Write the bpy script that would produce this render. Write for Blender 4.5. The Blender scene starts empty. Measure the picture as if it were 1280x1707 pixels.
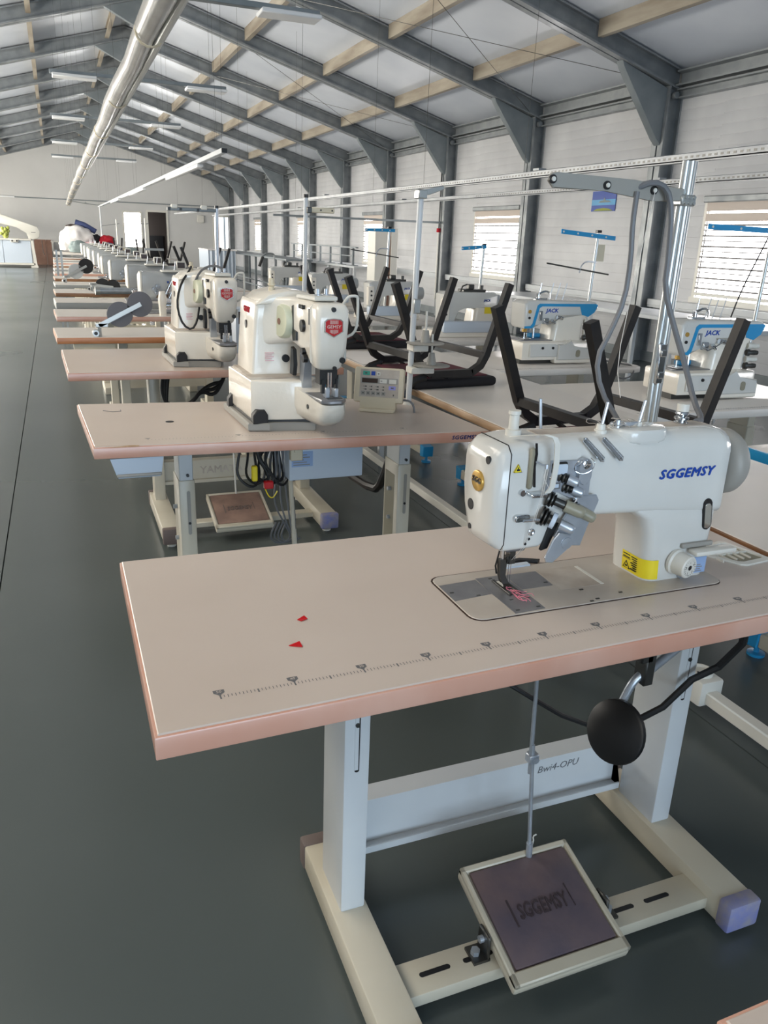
import bpy, bmesh, math, random
from mathutils import Vector, Matrix
random.seed(7)
PI = math.pi
SC = bpy.context.scene
COL = SC.collection

# ------------------------------------------------------------------ camera
CAM_H = 1.327
yaw, pitch, roll = (math.radians(a) for a in (22.308, 19.081, 2.1417))
fw = Vector((math.sin(yaw)*math.cos(pitch), math.cos(yaw)*math.cos(pitch), -math.sin(pitch)))
rt0 = Vector((math.cos(yaw), -math.sin(yaw), 0))
up0 = rt0.cross(fw)
rt = math.cos(roll)*rt0 + math.sin(roll)*up0
up = -math.sin(roll)*rt0 + math.cos(roll)*up0
cd = bpy.data.cameras.new('camera')
cam = bpy.data.objects.new('camera', cd); COL.objects.link(cam)
cam.matrix_world = Matrix(((rt.x, up.x, -fw.x, 0), (rt.y, up.y, -fw.y, 0), (rt.z, up.z, -fw.z, CAM_H), (0, 0, 0, 1)))
cd.sensor_fit = 'VERTICAL'; cd.sensor_height = 36.0
cd.lens = 1311.5/1707*36.0
cd.clip_start = 0.05; cd.clip_end = 200
SC.camera = cam

# ------------------------------------------------------------------ sky, sun, exposure
w = bpy.data.worlds.new('sky'); SC.world = w; w.use_nodes = True
bg = w.node_tree.nodes['Background']
bg.inputs[0].default_value = (0.80, 0.90, 1.0, 1); bg.inputs[1].default_value = 3.0
SC.view_settings.view_transform = 'Standard'; SC.view_settings.look = 'None'
SC.view_settings.gamma = 1.0; SC.view_settings.use_curve_mapping = False
SC.view_settings.exposure = 0.0
DAY_R, DAY_L, DAY_B, DAY_F, FILL_S, FILL_S2 = 9.0, 26.0, 9.0, 25.0, 3.2, 6.5     # brightness of the daylit panes: right, left, behind the camera, far end, then two added roof panes for fill

# ------------------------------------------------------------------ materials
def mat(name, c, rough=0.5, metal=0.0, c2=None, scale=6.0, amt=1.0, bump=0.0, bscale=60.0, emit=0.0, trans=0.0, spec=0.5, coat=0.0, detail=4.0, stretch=None, alpha=1.0, lo=0.35, hi=0.65, rvar=0.0):
    m = bpy.data.materials.new(name); m.use_nodes = True
    nt = m.node_tree; b = nt.nodes['Principled BSDF']
    b.inputs['Base Color'].default_value = (*c, 1); b.inputs['Roughness'].default_value = rough
    b.inputs['Metallic'].default_value = metal
    b.inputs['Specular IOR Level'].default_value = spec
    b.inputs['Coat Weight'].default_value = coat
    if trans: b.inputs['Transmission Weight'].default_value = trans
    if alpha < 1: b.inputs['Alpha'].default_value = alpha
    if emit:
        b.inputs['Emission Color'].default_value = (*c, 1); b.inputs['Emission Strength'].default_value = emit
    if c2 or bump or rvar:
        tc = nt.nodes.new('ShaderNodeTexCoord'); mp = nt.nodes.new('ShaderNodeMapping')
        nt.links.new(tc.outputs['Object'], mp.inputs[0])
        if stretch: mp.inputs['Scale'].default_value = stretch
    if c2 or rvar:
        n = nt.nodes.new('ShaderNodeTexNoise'); n.inputs['Scale'].default_value = scale; n.inputs['Detail'].default_value = detail
        nt.links.new(mp.outputs[0], n.inputs['Vector'])
        r = nt.nodes.new('ShaderNodeMapRange'); r.inputs['From Min'].default_value = lo; r.inputs['From Max'].default_value = hi
        nt.links.new(n.outputs[0], r.inputs[0])
        if c2:
            mx = nt.nodes.new('ShaderNodeMix'); mx.data_type = 'RGBA'
            mx.inputs[6].default_value = (*c, 1); mx.inputs[7].default_value = (*c2, 1)
            mm = nt.nodes.new('ShaderNodeMath'); mm.operation = 'MULTIPLY'; mm.inputs[1].default_value = amt
            nt.links.new(r.outputs[0], mm.inputs[0]); nt.links.new(mm.outputs[0], mx.inputs[0]); nt.links.new(mx.outputs[2], b.inputs['Base Color'])
        if rvar:
            rr = nt.nodes.new('ShaderNodeMapRange'); rr.inputs['To Min'].default_value = rough - rvar; rr.inputs['To Max'].default_value = rough + rvar
            nt.links.new(r.outputs[0], rr.inputs[0]); nt.links.new(rr.outputs[0], b.inputs['Roughness'])
    if bump:
        n2 = nt.nodes.new('ShaderNodeTexNoise'); n2.inputs['Scale'].default_value = bscale; n2.inputs['Detail'].default_value = 3
        nt.links.new(mp.outputs[0], n2.inputs['Vector'])
        bp = nt.nodes.new('ShaderNodeBump'); bp.inputs['Strength'].default_value = bump; bp.inputs['Distance'].default_value = 0.01
        nt.links.new(n2.outputs[0], bp.inputs['Height']); nt.links.new(bp.outputs[0], b.inputs['Normal'])
    return m

def s2l(r, g, b):
    f = lambda v: (v/255/12.92 if v/255 <= 0.04045 else ((v/255+0.055)/1.055)**2.4)
    return (f(r), f(g), f(b))

M = {}
M['floor'] = mat('painted_concrete', s2l(85, 92, 91), 0.25, c2=s2l(70, 78, 78), scale=0.7, detail=5, bump=0.02, bscale=8, rvar=0.05, spec=0.5, lo=0.15, hi=0.85)
M['floor_gap'] = mat('joint_filler', s2l(52, 58, 58), 0.8)
M['wall'] = mat('white_cladding', s2l(205, 206, 208), 0.55, c2=s2l(190, 191, 194), scale=1.4)
M['wall_far'] = mat('white_plaster', s2l(210, 210, 209), 0.7, c2=s2l(201, 201, 200), scale=0.6)
M['ceil'] = mat('ceiling_panel', s2l(214, 219, 227), 0.38, c2=s2l(200, 206, 216), scale=0.8, bump=0.05, bscale=3)
M['steel'] = mat('galvanised_steel', s2l(150, 154, 156), 0.40, 0.35, c2=s2l(130, 135, 138), scale=5, rvar=0.08)
M['steel_dk'] = mat('grey_painted_steel', s2l(136, 143, 147), 0.45, 0.2, c2=s2l(122, 130, 134), scale=4)
M['purlin'] = mat('stained_galvanised_purlin', s2l(172, 163, 147), 0.45, 0.2, c2=s2l(136, 124, 108), scale=2.0, stretch=(3, 0.5, 3))
M['alu'] = mat('aluminium', s2l(188, 191, 190), 0.34, 0.75)
M['railm'] = mat('zinc_rail', s2l(158, 161, 164), 0.45, 0.4, c2=s2l(140, 143, 147), scale=8)
M['emboss'] = mat('embossed_rubber', s2l(66, 56, 60), 0.5)
M['chrome'] = mat('chrome', s2l(210, 213, 216), 0.14, 1.0)
M['satin'] = mat('satin_metal', s2l(190, 197, 206), 0.32, 0.6, c2=s2l(176, 183, 192), scale=30)
M['gunmetal'] = mat('gunmetal', s2l(92, 92, 90), 0.35, 0.9)
M['top'] = mat('cream_laminate', s2l(206, 193, 183), 0.32, c2=s2l(196, 182, 171), scale=3.0, lo=0.2, hi=0.8)
M['top_w'] = mat('white_laminate', s2l(226, 220, 213), 0.34, c2=s2l(216, 210, 203), scale=3.0, lo=0.2, hi=0.8)
M['edge'] = mat('pinkish_edge_band', s2l(200, 146, 124), 0.24, c2=s2l(210, 168, 150), scale=5, stretch=(1, 1, 0.4))
M['edge_or'] = mat('orange_wood_edge', s2l(196, 132, 84), 0.35, c2=s2l(180, 116, 70), scale=14, stretch=(1, 1, 8))
M['edge_gy'] = mat('grey_edge', s2l(150, 152, 150), 0.4)
M['edge_br'] = mat('worn_brown_edge', s2l(150, 108, 74), 0.4, c2=s2l(120, 84, 56), scale=9, stretch=(1, 1, 6))
M['wood'] = mat('pale_wood_edge', s2l(182, 154, 124), 0.42, c2=s2l(164, 134, 104), scale=16, stretch=(6, 0.6, 6))
M['blue'] = mat('blue_edge_trim', s2l(40, 146, 200), 0.3)
M['cream'] = mat('cream_painted_steel', s2l(204, 198, 182), 0.32, c2=s2l(190, 183, 165), scale=3)
M['white_p'] = mat('white_painted_steel', s2l(208, 212, 214), 0.3, c2=s2l(196, 200, 204), scale=3)
M['head'] = mat('machine_enamel', s2l(214, 214, 210), 0.2, coat=0.3, c2=s2l(206, 206, 202), scale=5)
M['head_dust'] = mat('machine_enamel_dusty', s2l(196, 188, 178), 0.5, c2=s2l(170, 158, 146), scale=14)
M['head_c'] = mat('cream_hammer_enamel', s2l(240, 234, 222), 0.2, coat=0.3, bump=0.06, bscale=90)
M['grey_p'] = mat('grey_plastic', s2l(150, 148, 142), 0.45)
M['lt_p'] = mat('light_plastic', s2l(216, 214, 206), 0.4)
M['beige_p'] = mat('beige_plastic', s2l(214, 203, 178), 0.42)
M['olive'] = mat('olive_plastic', s2l(142, 138, 120), 0.4)
M['black'] = mat('black_plastic', s2l(22, 22, 24), 0.4)
M['blackm'] = mat('black_painted_steel', s2l(22, 21, 23), 0.38, c2=s2l(46, 40, 36), scale=22, amt=0.5)
M['rubber'] = mat('black_rubber', s2l(32, 32, 34), 0.6)
M['cap'] = mat('dusty_grey_cap', s2l(104, 92, 88), 0.6)
M['cap_bl'] = mat('blue_grey_cap', s2l(118, 124, 178), 0.6, c2=s2l(150, 146, 158), scale=30)
M['mat_dk'] = mat('dark_rubber_mat', s2l(112, 96, 98), 0.34, c2=s2l(88, 80, 90), scale=9, rvar=0.06, bump=0.15, bscale=30)
M['mat_br'] = mat('dusty_brown_mat', s2l(150, 122, 108), 0.7, c2=s2l(126, 102, 92), scale=14)
M['print'] = mat('grey_print', s2l(104, 104, 106), 0.5)
M['print_lt'] = mat('light_grey_print', s2l(140, 138, 136), 0.5)
M['logo'] = mat('blue_print', s2l(14, 66, 160), 0.4)
M['navy'] = mat('navy_print', s2l(26, 34, 92), 0.45)
M['red'] = mat('red_enamel', s2l(196, 18, 26), 0.3)
M['red_cl'] = mat('red_cloth', s2l(176, 20, 40), 0.8)
M['pink'] = mat('pink_thread', s2l(222, 130, 150), 0.8)
M['yellow'] = mat('yellow_label', s2l(236, 214, 40), 0.5)
M['gold'] = mat('gold_badge', s2l(200, 160, 82), 0.3, 0.5)
M['maroon'] = mat('maroon_seat_fabric', s2l(92, 36, 48), 0.75, bump=0.1, bscale=200)
M['blackf'] = mat('black_seat_fabric', s2l(30, 28, 32), 0.8)
M['thread'] = mat('white_thread', s2l(214, 210, 204), 0.8)
M['cable'] = mat('grey_cable', s2l(104, 106, 110), 0.45)
M['cable_b'] = mat('black_cable', s2l(26, 26, 27), 0.5)
M['plate_g'] = mat('grey_needle_plate', s2l(150, 150, 152), 0.3, 0.6, c2=s2l(136, 136, 140), scale=20)
M['bed'] = mat('dusty_bed_enamel', s2l(190, 182, 172), 0.36, c2=s2l(178, 168, 158), scale=10)
M['dkbrown'] = mat('dark_brown_gap', s2l(60, 42, 34), 0.7)
M['blue_lab'] = mat('blue_label', s2l(150, 176, 216), 0.45)
M['glass_o'] = mat('oil_sight_glass', s2l(190, 194, 190), 0.08, 0.8)
M['green'] = mat('green_button', s2l(40, 150, 90), 0.4)
M['teal'] = mat('teal_label', s2l(60, 160, 140), 0.5)
M['violet'] = mat('violet_label', s2l(150, 150, 220), 0.5)
M['lcd'] = mat('dark_display', s2l(58, 44, 40), 0.25)
M['blue_grey'] = mat('pale_blue_painted_steel', s2l(196, 208, 222), 0.35)
M['wheel_c'] = mat('pale_green_plastic', s2l(214, 216, 190), 0.4)
M['disc_g'] = mat('dark_grey_disc', s2l(106, 106, 112), 0.5)
M['grey_m'] = mat('grey_machine_enamel', s2l(186, 190, 192), 0.25, c2=s2l(176, 180, 182), scale=4)
M['plastic_w'] = mat('clear_plastic_wrap', s2l(192, 191, 188), 0.22, 0.05, c2=s2l(164, 162, 158), scale=9, bump=0.22, bscale=14, stretch=(1, 0.25, 1))
M['lamp_w'] = mat('white_lamp_panel', s2l(228, 230, 232), 0.5)
M['slat'] = mat('blind_fabric', s2l(140, 138, 138), 0.8)
M['slat_t'] = mat('tan_blind_fabric', s2l(210, 198, 188), 0.8)
M['slat_w'] = mat('sunlit_blind_fabric', s2l(245, 240, 235), 0.8)
M['cardboard'] = mat('brown_board', s2l(150, 116, 100), 0.7, c2=s2l(136, 102, 86), scale=5)
M['dark'] = mat('dark_interior', s2l(70, 62, 58), 0.7)
M['brick'] = mat('orange_curtain', s2l(214, 168, 130), 0.7)
M['bag'] = mat('white_plastic_bag', s2l(228, 224, 222), 0.4)
M['denim'] = mat('blue_cloth', s2l(62, 74, 116), 0.8)
M['pinkc'] = mat('pink_cloth', s2l(226, 192, 196), 0.8)
M['greyc'] = mat('grey_green_cloth', s2l(138, 152, 152), 0.8)
M['creamc'] = mat('cream_cloth', s2l(214, 202, 170), 0.8)
M['leaf'] = mat('yellow_green_cloth', s2l(158, 166, 82), 0.8)
def pane_mat(name, c, e):
    m = mat(name, c, 0.3); b = m.node_tree.nodes['Principled BSDF']
    b.inputs['Emission Color'].default_value = (*c, 1); b.inputs['Emission Strength'].default_value = e
    return m
M['pane_r'] = pane_mat('daylit_glass_right', (1.0, 0.97, 0.97), DAY_R)
M['pane_l'] = pane_mat('daylit_glass_left', (1.0, 0.95, 0.86), DAY_L)
M['pane_b'] = pane_mat('daylit_glass_behind', (0.66, 0.83, 1.0), DAY_B)
M['pane_s'] = pane_mat('daylit_roof_light', (1.0, 0.92, 0.80), FILL_S)  # warm glow for the added roof panes, a fill from above
M['pane_s2'] = pane_mat('added_roof_glow_b', (1.0, 0.92, 0.80), FILL_S2)
M['pane_d'] = pane_mat('daylit_glass_doorway', (1.0, 0.98, 0.95), 1.0)
M['pane_f'] = pane_mat('daylit_glass_far', (1.0, 0.99, 0.97), DAY_F)

# ------------------------------------------------------------------ mesh builder
class MB:
    """collects shapes in one bmesh; a matrix places what is added"""
    def __init__(s, mx=None):
        s.bm = bmesh.new(); s.mx = mx or Matrix(); s.mats = []; s.mi = 0
    def use(s, m):
        if m not in s.mats: s.mats.append(m)
        s.mi = s.mats.index(m); return s
    def _fin(s, vs, fs=None):
        bmesh.ops.transform(s.bm, matrix=s.mx, verts=vs)
        if fs:
            for f in fs: f.material_index = s.mi
    def box(s, a, b, r=0.0, seg=1):
        x0, y0, z0 = a; x1, y1, z1 = b
        x0, x1 = min(x0, x1), max(x0, x1); y0, y1 = min(y0, y1), max(y0, y1); z0, z1 = min(z0, z1), max(z0, z1)
        v = [s.bm.verts.new(p) for p in ((x0,y0,z0),(x1,y0,z0),(x1,y1,z0),(x0,y1,z0),(x0,y0,z1),(x1,y0,z1),(x1,y1,z1),(x0,y1,z1))]
        f = [s.bm.faces.new([v[i] for i in q]) for q in ((0,3,2,1),(4,5,6,7),(0,1,5,4),(1,2,6,5),(2,3,7,6),(3,0,4,7))]
        if r:
            ed = list({e for ff in f for e in ff.edges})
            g = bmesh.ops.bevel(s.bm, geom=ed, offset=r, segments=seg, affect='EDGES', profile=0.5)
            vs = set(g['verts'])
            vs.update(x for x in v if x.is_valid); fs = {ff for x in vs for ff in x.link_faces}
            s._fin(list(vs), fs)
        else: s._fin(v, f)
        return s
    def loft(s, secs, cap=True, closed=True):
        rows = [[s.bm.verts.new(p) for p in sec] for sec in secs]
        fs = []
        n = len(rows[0])
        for a, b in zip(rows, rows[1:]):
            for i in range(n if closed else n-1):
                j = (i+1) % n
                try: fs.append(s.bm.faces.new((a[i], a[j], b[j], b[i])))
                except ValueError: pass
        if cap and closed:
            fs.append(s.bm.faces.new(rows[0][::-1])); fs.append(s.bm.faces.new(rows[-1]))
        vs = [v for r in rows for v in r]
        s._fin(vs, fs)
        return s
    def prism(s, pts, axis, a, b, r=0.0, seg=1):
        """polygon extruded along an axis; pts are the other two coordinates, in x,y,z order"""
        def P(u, v, t): return {'x': (t, u, v), 'y': (u, t, v), 'z': (u, v, t)}[axis]
        va = [s.bm.verts.new(P(u, v, a)) for u, v in pts]; vb = [s.bm.verts.new(P(u, v, b)) for u, v in pts]
        n = len(pts); fs = [s.bm.faces.new(va[::-1]), s.bm.faces.new(vb)]
        for i in range(n):
            j = (i+1) % n; fs.append(s.bm.faces.new((va[i], va[j], vb[j], vb[i])))
        vs = va + vb
        if r:
            ed = [e for f in fs[:2] for e in f.edges]
            g = bmesh.ops.bevel(s.bm, geom=ed, offset=r, segments=seg, affect='EDGES', profile=0.5)
            q = set(g['verts']); q.update(x for x in vs if x.is_valid); vs = list(q); fs = {f for x in vs for f in x.link_faces}
        s._fin(vs, fs)
        return s
    def cyl(s, p0, p1, r0, r1=None, n=16):
        r1 = r0 if r1 is None else r1
        p0 = Vector(p0); p1 = Vector(p1); d = (p1-p0).normalized()
        u = d.orthogonal().normalized(); v = d.cross(u)
        sec = [[p + (u*math.cos(t*2*PI/n) + v*math.sin(t*2*PI/n))*r for t in range(n)] for p, r in ((p0, r0), (p1, r1))]
        return s.loft(sec)
    def lathe(s, p0, d, prof, n=24):
        """prof: (distance along d, radius) list"""
        p0 = Vector(p0); d = Vector(d).normalized(); u = d.orthogonal().normalized(); v = d.cross(u)
        return s.loft([[p0 + d*t + (u*math.cos(k*2*PI/n) + v*math.sin(k*2*PI/n))*max(r, 1e-4) for k in range(n)] for t, r in prof])
    def tube(s, pts, r, n=8, closed=False, sq=False, smooth=0):
        P = [Vector(p) for p in pts]
        for _ in range(smooth):
            Q = []
            m = len(P)
            for i in range(m if closed else m-1):
                a, b = P[i], P[(i+1) % m]
                Q += [a*0.75+b*0.25, a*0.25+b*0.75]
            if not closed: Q = [P[0]] + Q[1:-1] + [P[-1]]
            P = Q
        m = len(P); secs = []; u = None
        for i in range(m):
            if closed: d = (P[(i+1) % m]-P[i-1])
            else: d = P[min(i+1, m-1)]-P[max(i-1, 0)]
            d.normalize()
            if u is None:
                u = Vector((0, 0, 1)) - d*d.z
                if u.length < 1e-3: u = d.orthogonal()
            else: u = u - d*u.dot(d)
            u.normalize(); v = d.cross(u)
            rr = r[i] if isinstance(r, (list, tuple)) else r
            if sq: secs.append([P[i] + u*(a*rr) + v*(b*rr) for a, b in ((1,1),(-1,1),(-1,-1),(1,-1))])
            else: secs.append([P[i] + (u*math.cos(k*2*PI/n) + v*math.sin(k*2*PI/n))*rr for k in range(n)])
        if closed: secs.append(secs[0]); return s.loft(secs, cap=False)
        return s.loft(secs)
    def ball(s, c, r, n=12, sc=(1, 1, 1)):
        g = bmesh.ops.create_uvsphere(s.bm, u_segments=n, v_segments=max(6, n//2), radius=1.0)
        vs = g['verts']; mx = Matrix.Translation(c) @ Matrix.Diagonal((r*sc[0], r*sc[1], r*sc[2], 1))
        bmesh.ops.transform(s.bm, matrix=mx, verts=vs)
        s._fin(vs, {f for v in vs for f in v.link_faces}); return s
    def quad(s, a, b, c, d):
        v = [s.bm.verts.new(p) for p in (a, b, c, d)]; f = s.bm.faces.new(v); s._fin(v, [f]); return s
    def text(s, body, o, x, z, size, bold=0.0, depth=0.0004, shear=0.0, width=None, align='CENTER', spacing=1.0):
        """flat lettering: o = middle of the line, x = reading direction, z = up on the surface"""
        cu = bpy.data.curves.new('lettering', 'FONT'); cu.body = body; cu.size = size; cu.align_x = align; cu.align_y = 'CENTER'
        cu.extrude = depth; cu.shear = shear; cu.resolution_u = 2; cu.space_character = spacing
        ob = bpy.data.objects.new('lettering', cu); COL.objects.link(ob)
        dg = bpy.context.evaluated_depsgraph_get(); me = bpy.data.meshes.new_from_object(ob.evaluated_get(dg))
        bpy.data.objects.remove(ob)
        X = Vector(x).normalized(); Z = Vector(z).normalized(); N = X.cross(Z)
        sx = 1.0
        if width and len(me.vertices):
            xs = [v.co.x for v in me.vertices]; sx = width/(max(xs)-min(xs))
        vs = []; fs = []
        for k_, (dx, dy) in enumerate(((-bold, 0), (bold, 0), (0, -bold), (0, bold)) if bold > 1.5e-4 else ((0, 0),)):
            q = [s.bm.verts.new(Vector(o) + X*(v.co.x*sx + dx) + Z*(v.co.y + dy) + N*(v.co.z + k_*0.00012)) for v in me.vertices]; vs += q
            for p in me.polygons:
                try: fs.append(s.bm.faces.new([q[i] for i in p.vertices]))
                except ValueError: pass
        bpy.data.meshes.remove(me)
        s._fin(vs, fs); return s
    def mesh(s, name, sharp=38):
        bmesh.ops.recalc_face_normals(s.bm, faces=s.bm.faces[:])
        me = bpy.data.meshes.new(name); s.bm.to_mesh(me); s.bm.free()
        for p in me.polygons: p.use_smooth = True
        me.set_sharp_from_angle(angle=math.radians(sharp))
        return me

ROOT = {}
def rootof(o):
    while o.parent: o = o.parent
    return o
def obj(name, mb, m=None, parent=None, world=True, sharp=38):
    """link a builder as one mesh; with world=True its coordinates are room coordinates"""
    if parent is not None and world:
        bmesh.ops.transform(mb.bm, matrix=rootof(parent).matrix_basis.inverted(), verts=mb.bm.verts[:])
    mats = mb.mats
    me = mb.mesh(name, sharp)
    if mats:
        for x in mats: me.materials.append(M[x])
    else: me.materials.append(M[m])
    o = bpy.data.objects.new(name, me); COL.objects.link(o)
    if parent is not None: o.parent = parent
    return o
def thing(name, label, cat, loc=(0, 0, 0), rz=0.0, group=None):
    o = bpy.data.objects.new(name, None); COL.objects.link(o); o.empty_display_size = 0.1
    o.matrix_basis = Matrix.Translation(loc) @ Matrix.Rotation(rz, 4, 'Z')
    o['label'] = label; o['category'] = cat
    if group: o['group'] = group
    return o
def tag(o, label, cat, group=None):
    o['label'] = label; o['category'] = cat
    if group: o['group'] = group
    return o
def struct(name, loc=(0, 0, 0)):
    o = bpy.data.objects.new(name, None); COL.objects.link(o); o.location = loc; o['kind'] = 'structure'; return o
def dup(root, loc, rz, label, group=None):
    r = root.copy(); COL.objects.link(r)
    r.matrix_basis = Matrix.Translation(loc) @ Matrix.Rotation(rz, 4, 'Z'); r['label'] = label
    if group: r['group'] = group
    for ch in list(root.children):
        c = ch.copy(); COL.objects.link(c); c.parent = r
        for g in ch.children:
            d = g.copy(); COL.objects.link(d); d.parent = c
    return r
def rrect(cx, cy, hx, hy, r, n=3):
    """rounded rectangle outline"""
    r = min(r, hx, hy); out = []
    for sx, sy, a0 in ((1, 1, 0), (-1, 1, 90), (-1, -1, 180), (1, -1, 270)):
        for k in range(n+1):
            a = math.radians(a0 + 90*k/n); out.append((cx + sx*(hx-r) + r*math.cos(a), cy + sy*(hy-r) + r*math.sin(a)))
    return out
# ================================================================== the room
XL, XR, YB, YF = -3.8, 6.8, -5.5, 33.75
RIDGE, SL, EAVE = 1.5, 0.284, 3.03
def roof_z(x): return EAVE + SL*((XR-x) if x > RIDGE else (x-XL))

# floor: painted slabs with recessed joints
fl = struct('floor')
mb = MB(); mb.box((XL-0.3, YB-0.3, -0.12), (XR+0.3, YF+0.3, -0.012)); obj('joint_bed', mb, 'floor_gap', fl)
xs = [XL-0.3] + [-0.315+2.0*k for k in range(-1, 4)] + [XR+0.3]
ys = [YB-0.3, -1.6, 14.4, 24.0, YF+0.3]
slab_mesh = {}
for i in range(len(xs)-1):
    for j in range(len(ys)-1):
        mb = MB(); g = 0.0025
        mb.box((xs[i]+g, ys[j]+g, -0.05), (xs[i+1]-g, ys[j+1]-g, 0.0)); obj('floor_slab', mb, 'floor', fl)

# right wall: ribbed cladding strips, with window openings in some bays
COLY = [8.17 + 2.845*k for k in range(-4, 10)]
WIN = [0.15, 5.9, 11.39, 16.92, 22.62, 28.3]          # near jamb of every window, 1.49 wide
WZ0, WZ1 = 0.83, 1.86
wr = struct('wall_right')
def cladding(mb, y0, y1, z0, z1, x, s):
    """horizontally ribbed sheet; s = direction into the room"""
    n = max(1, int(round((z1-z0)/0.115))); h = (z1-z0)/n
    pts = [(x - s*0.06, z0)]
    pts = []
    for k in range(n):
        a = z0+k*h
        pts += [(x, a), (x, a+h*0.86), (x - s*0.003, a+h*0.93), (x - s*0.003, a+h*0.97)]
    pts += [(x, z1), (x - s*0.06, z1), (x - s*0.06, z0)]
    mb.prism([(p[0], p[1]) for p in pts], 'y', y0, y1)
edges = sorted([YB] + COLY + [YF])
for y0, y1 in zip(edges, edges[1:]):
    if y1-y0 < 0.3: continue
    ws = [w_ for w_ in WIN if y0 <= w_ < y1]
    mb = MB()
    if not ws: cladding(mb, y0, y1, 0, 3.3, XR, -1)
    else:
        a, b = ws[0], ws[0]+1.49
        cladding(mb, y0, a, 0, 3.3, XR, -1); cladding(mb, b, y1, 0, 3.3, XR, -1)
        cladding(mb, a, b, 0, WZ0, XR, -1); cladding(mb, a, b, WZ1, 3.3, XR, -1)
    obj('cladding_panel', mb, 'wall', wr)
mb = MB(); mb.box((XR-0.03, YB, 0), (XR-0.001, YF, 0.12)); o = obj('baseboard_right', mb, 'steel_dk'); o['kind'] = 'structure'

# windows of the right wall with striped roller blinds
def window(n, y):
    wo = struct('window_%d' % n)
    mb = MB()
    for a, b in (((XR-0.015, y-0.05, WZ0-0.05), (XR+0.05, y, WZ1+0.05)), ((XR-0.015, y+1.49, WZ0-0.05), (XR+0.05, y+1.54, WZ1+0.05)),
                 ((XR-0.03, y-0.07, WZ0-0.06), (XR+0.05, y+1.56, WZ0)), ((XR-0.015, y, WZ1), (XR+0.05, y+1.49, WZ1+0.05)),
                 ((XR+0.02, y+0.72, WZ0-0.02), (XR+0.05, y+0.77, WZ1))): mb.box(a, b)
    obj('window_frame', mb, 'lt_p', wo)
    mb = MB(); mb.quad((XR+0.015, y-0.01, WZ0-0.01), (XR+0.015, y+1.5, WZ0-0.01), (XR+0.015, y+1.5, WZ1+0.01), (XR+0.015, y-0.01, WZ1+0.01)); obj('window_pane', mb, 'pane_r', wo)
    mb = MB(); mb.box((XR-0.075, y-0.03, WZ1-0.02), (XR-0.01, y+1.52, WZ1+0.05), 0.01); obj('blind_headrail', mb, 'steel', wo)
    sm = None
    nb = 9; ph = (WZ1-0.02-WZ0)/nb
    for k in range(nb):
        zt = WZ1-0.02-k*ph
        mb = MB(); mb.box((XR-0.034, y+0.005, zt-ph*(0.80, 0.74, 0.17)[min(k, 2)]), (XR-0.030, y+1.485, zt)); obj('blind_slat', mb, 'slat_t' if k < 2 else 'slat', wo)
        mb = MB(); mb.box((XR-0.030, y+0.005, zt-ph*0.60), (XR-0.028, y+1.485, zt-ph*0.50)); obj('blind_slat', mb, 'slat', wo)
    mb = MB(); mb.box((XR-0.04, y+0.01, WZ0+0.02), (XR-0.024, y+1.48, WZ0+0.05)); obj('blind_bottom_bar', mb, 'lt_p', wo)
for n, y in enumerate(WIN): window(n+1, y)
# a closed blind in the bay beyond the third window
wo = struct('window_7')
mb = MB()
for k in range(12): mb.box((XR-0.03, 20.0, 0.8+k*0.09), (XR-0.012, 21.3, 0.8+k*0.09+0.082))
obj('closed_shutter', mb, 'wall', wo)

# far end wall, with a bright window, a dark doorway and a gable
wf = struct('wall_far')
def wall_far(mb, x0, x1, z0, z1): mb.box((x0, YF, z0), (x1, YF+0.15, z1))
mb = MB()
D0, D1, DZ = 3.47, 4.16, 2.02        # doorway
W0, W1, V0, V1 = 2.58, 3.19, 0.72, 1.96     # window beside it
H0, H1, HZ = 6.02, 6.72, 1.95          # opening near the right corner
for a in ((XL, W0, 0, 2.1), (W0, W1, 0, V0), (W0, W1, V1, 2.1), (W1, D0, 0, 2.1), (D0, D1, DZ, 2.1), (D1, H0, 0, 2.1), (H0, H1, HZ, 2.1), (H1, XR, 0, 2.1)): wall_far(mb, *a)
mb.prism([(XL, 2.1), (XR, 2.1), (XR, 3.3), (RIDGE, 4.85), (XL, 3.3)], 'y', YF, YF+0.15)
obj('end_wall_panel', mb, 'wall_far', wf)
wo = struct('window_8')
mb = MB()
for a, b in (((W0-0.06, YF-0.03, V0-0.06), (W0, YF+0.1, V1+0.06)), ((W1, YF-0.03, V0-0.06), (W1+0.06, YF+0.1, V1+0.06)), ((W0, YF-0.03, V1), (W1, YF+0.1, V1+0.06)), ((W0, YF-0.03, V0-0.06), (W1, YF+0.1, V0))): mb.box(a, b)
obj('window_frame', mb, 'lt_p', wo)
mb = MB(); mb.quad((W0, YF+0.08, V0), (W1, YF+0.08, V0), (W1, YF+0.08, V1), (W0, YF+0.08, V1)); obj('window_pane', mb, 'pane_f', wo)
do = struct('door_1')
mb = MB()
for a, b in (((D0-0.07, YF-0.04, 0), (D0, YF+0.12, DZ+0.07)), ((D1, YF-0.04, 0), (D1+0.07, YF+0.12, DZ+0.07)), ((D0, YF-0.04, DZ), (D1, YF+0.12, DZ+0.07))): mb.box(a, b)
obj('door_frame', mb, 'lt_p', do)
mb = MB(); mb.box((D0-0.5, YF+1.4, 0), (D1+1.2, YF+1.45, 2.6)); mb.box((D0-0.5, YF+0.15, 0), (D0-0.45, YF+1.4, 2.6)); mb.box((D1+1.15, YF+0.15, 0), (D1+1.2, YF+1.4, 2.6)); mb.box((D0-0.5, YF+0.15, 2.6), (D1+1.2, YF+1.45, 2.65)); mb.box((D0-0.5, YF+0.16, -0.05), (D1+1.2, YF+1.45, 0))
obj('dark_room', mb, 'dark', do)
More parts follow.
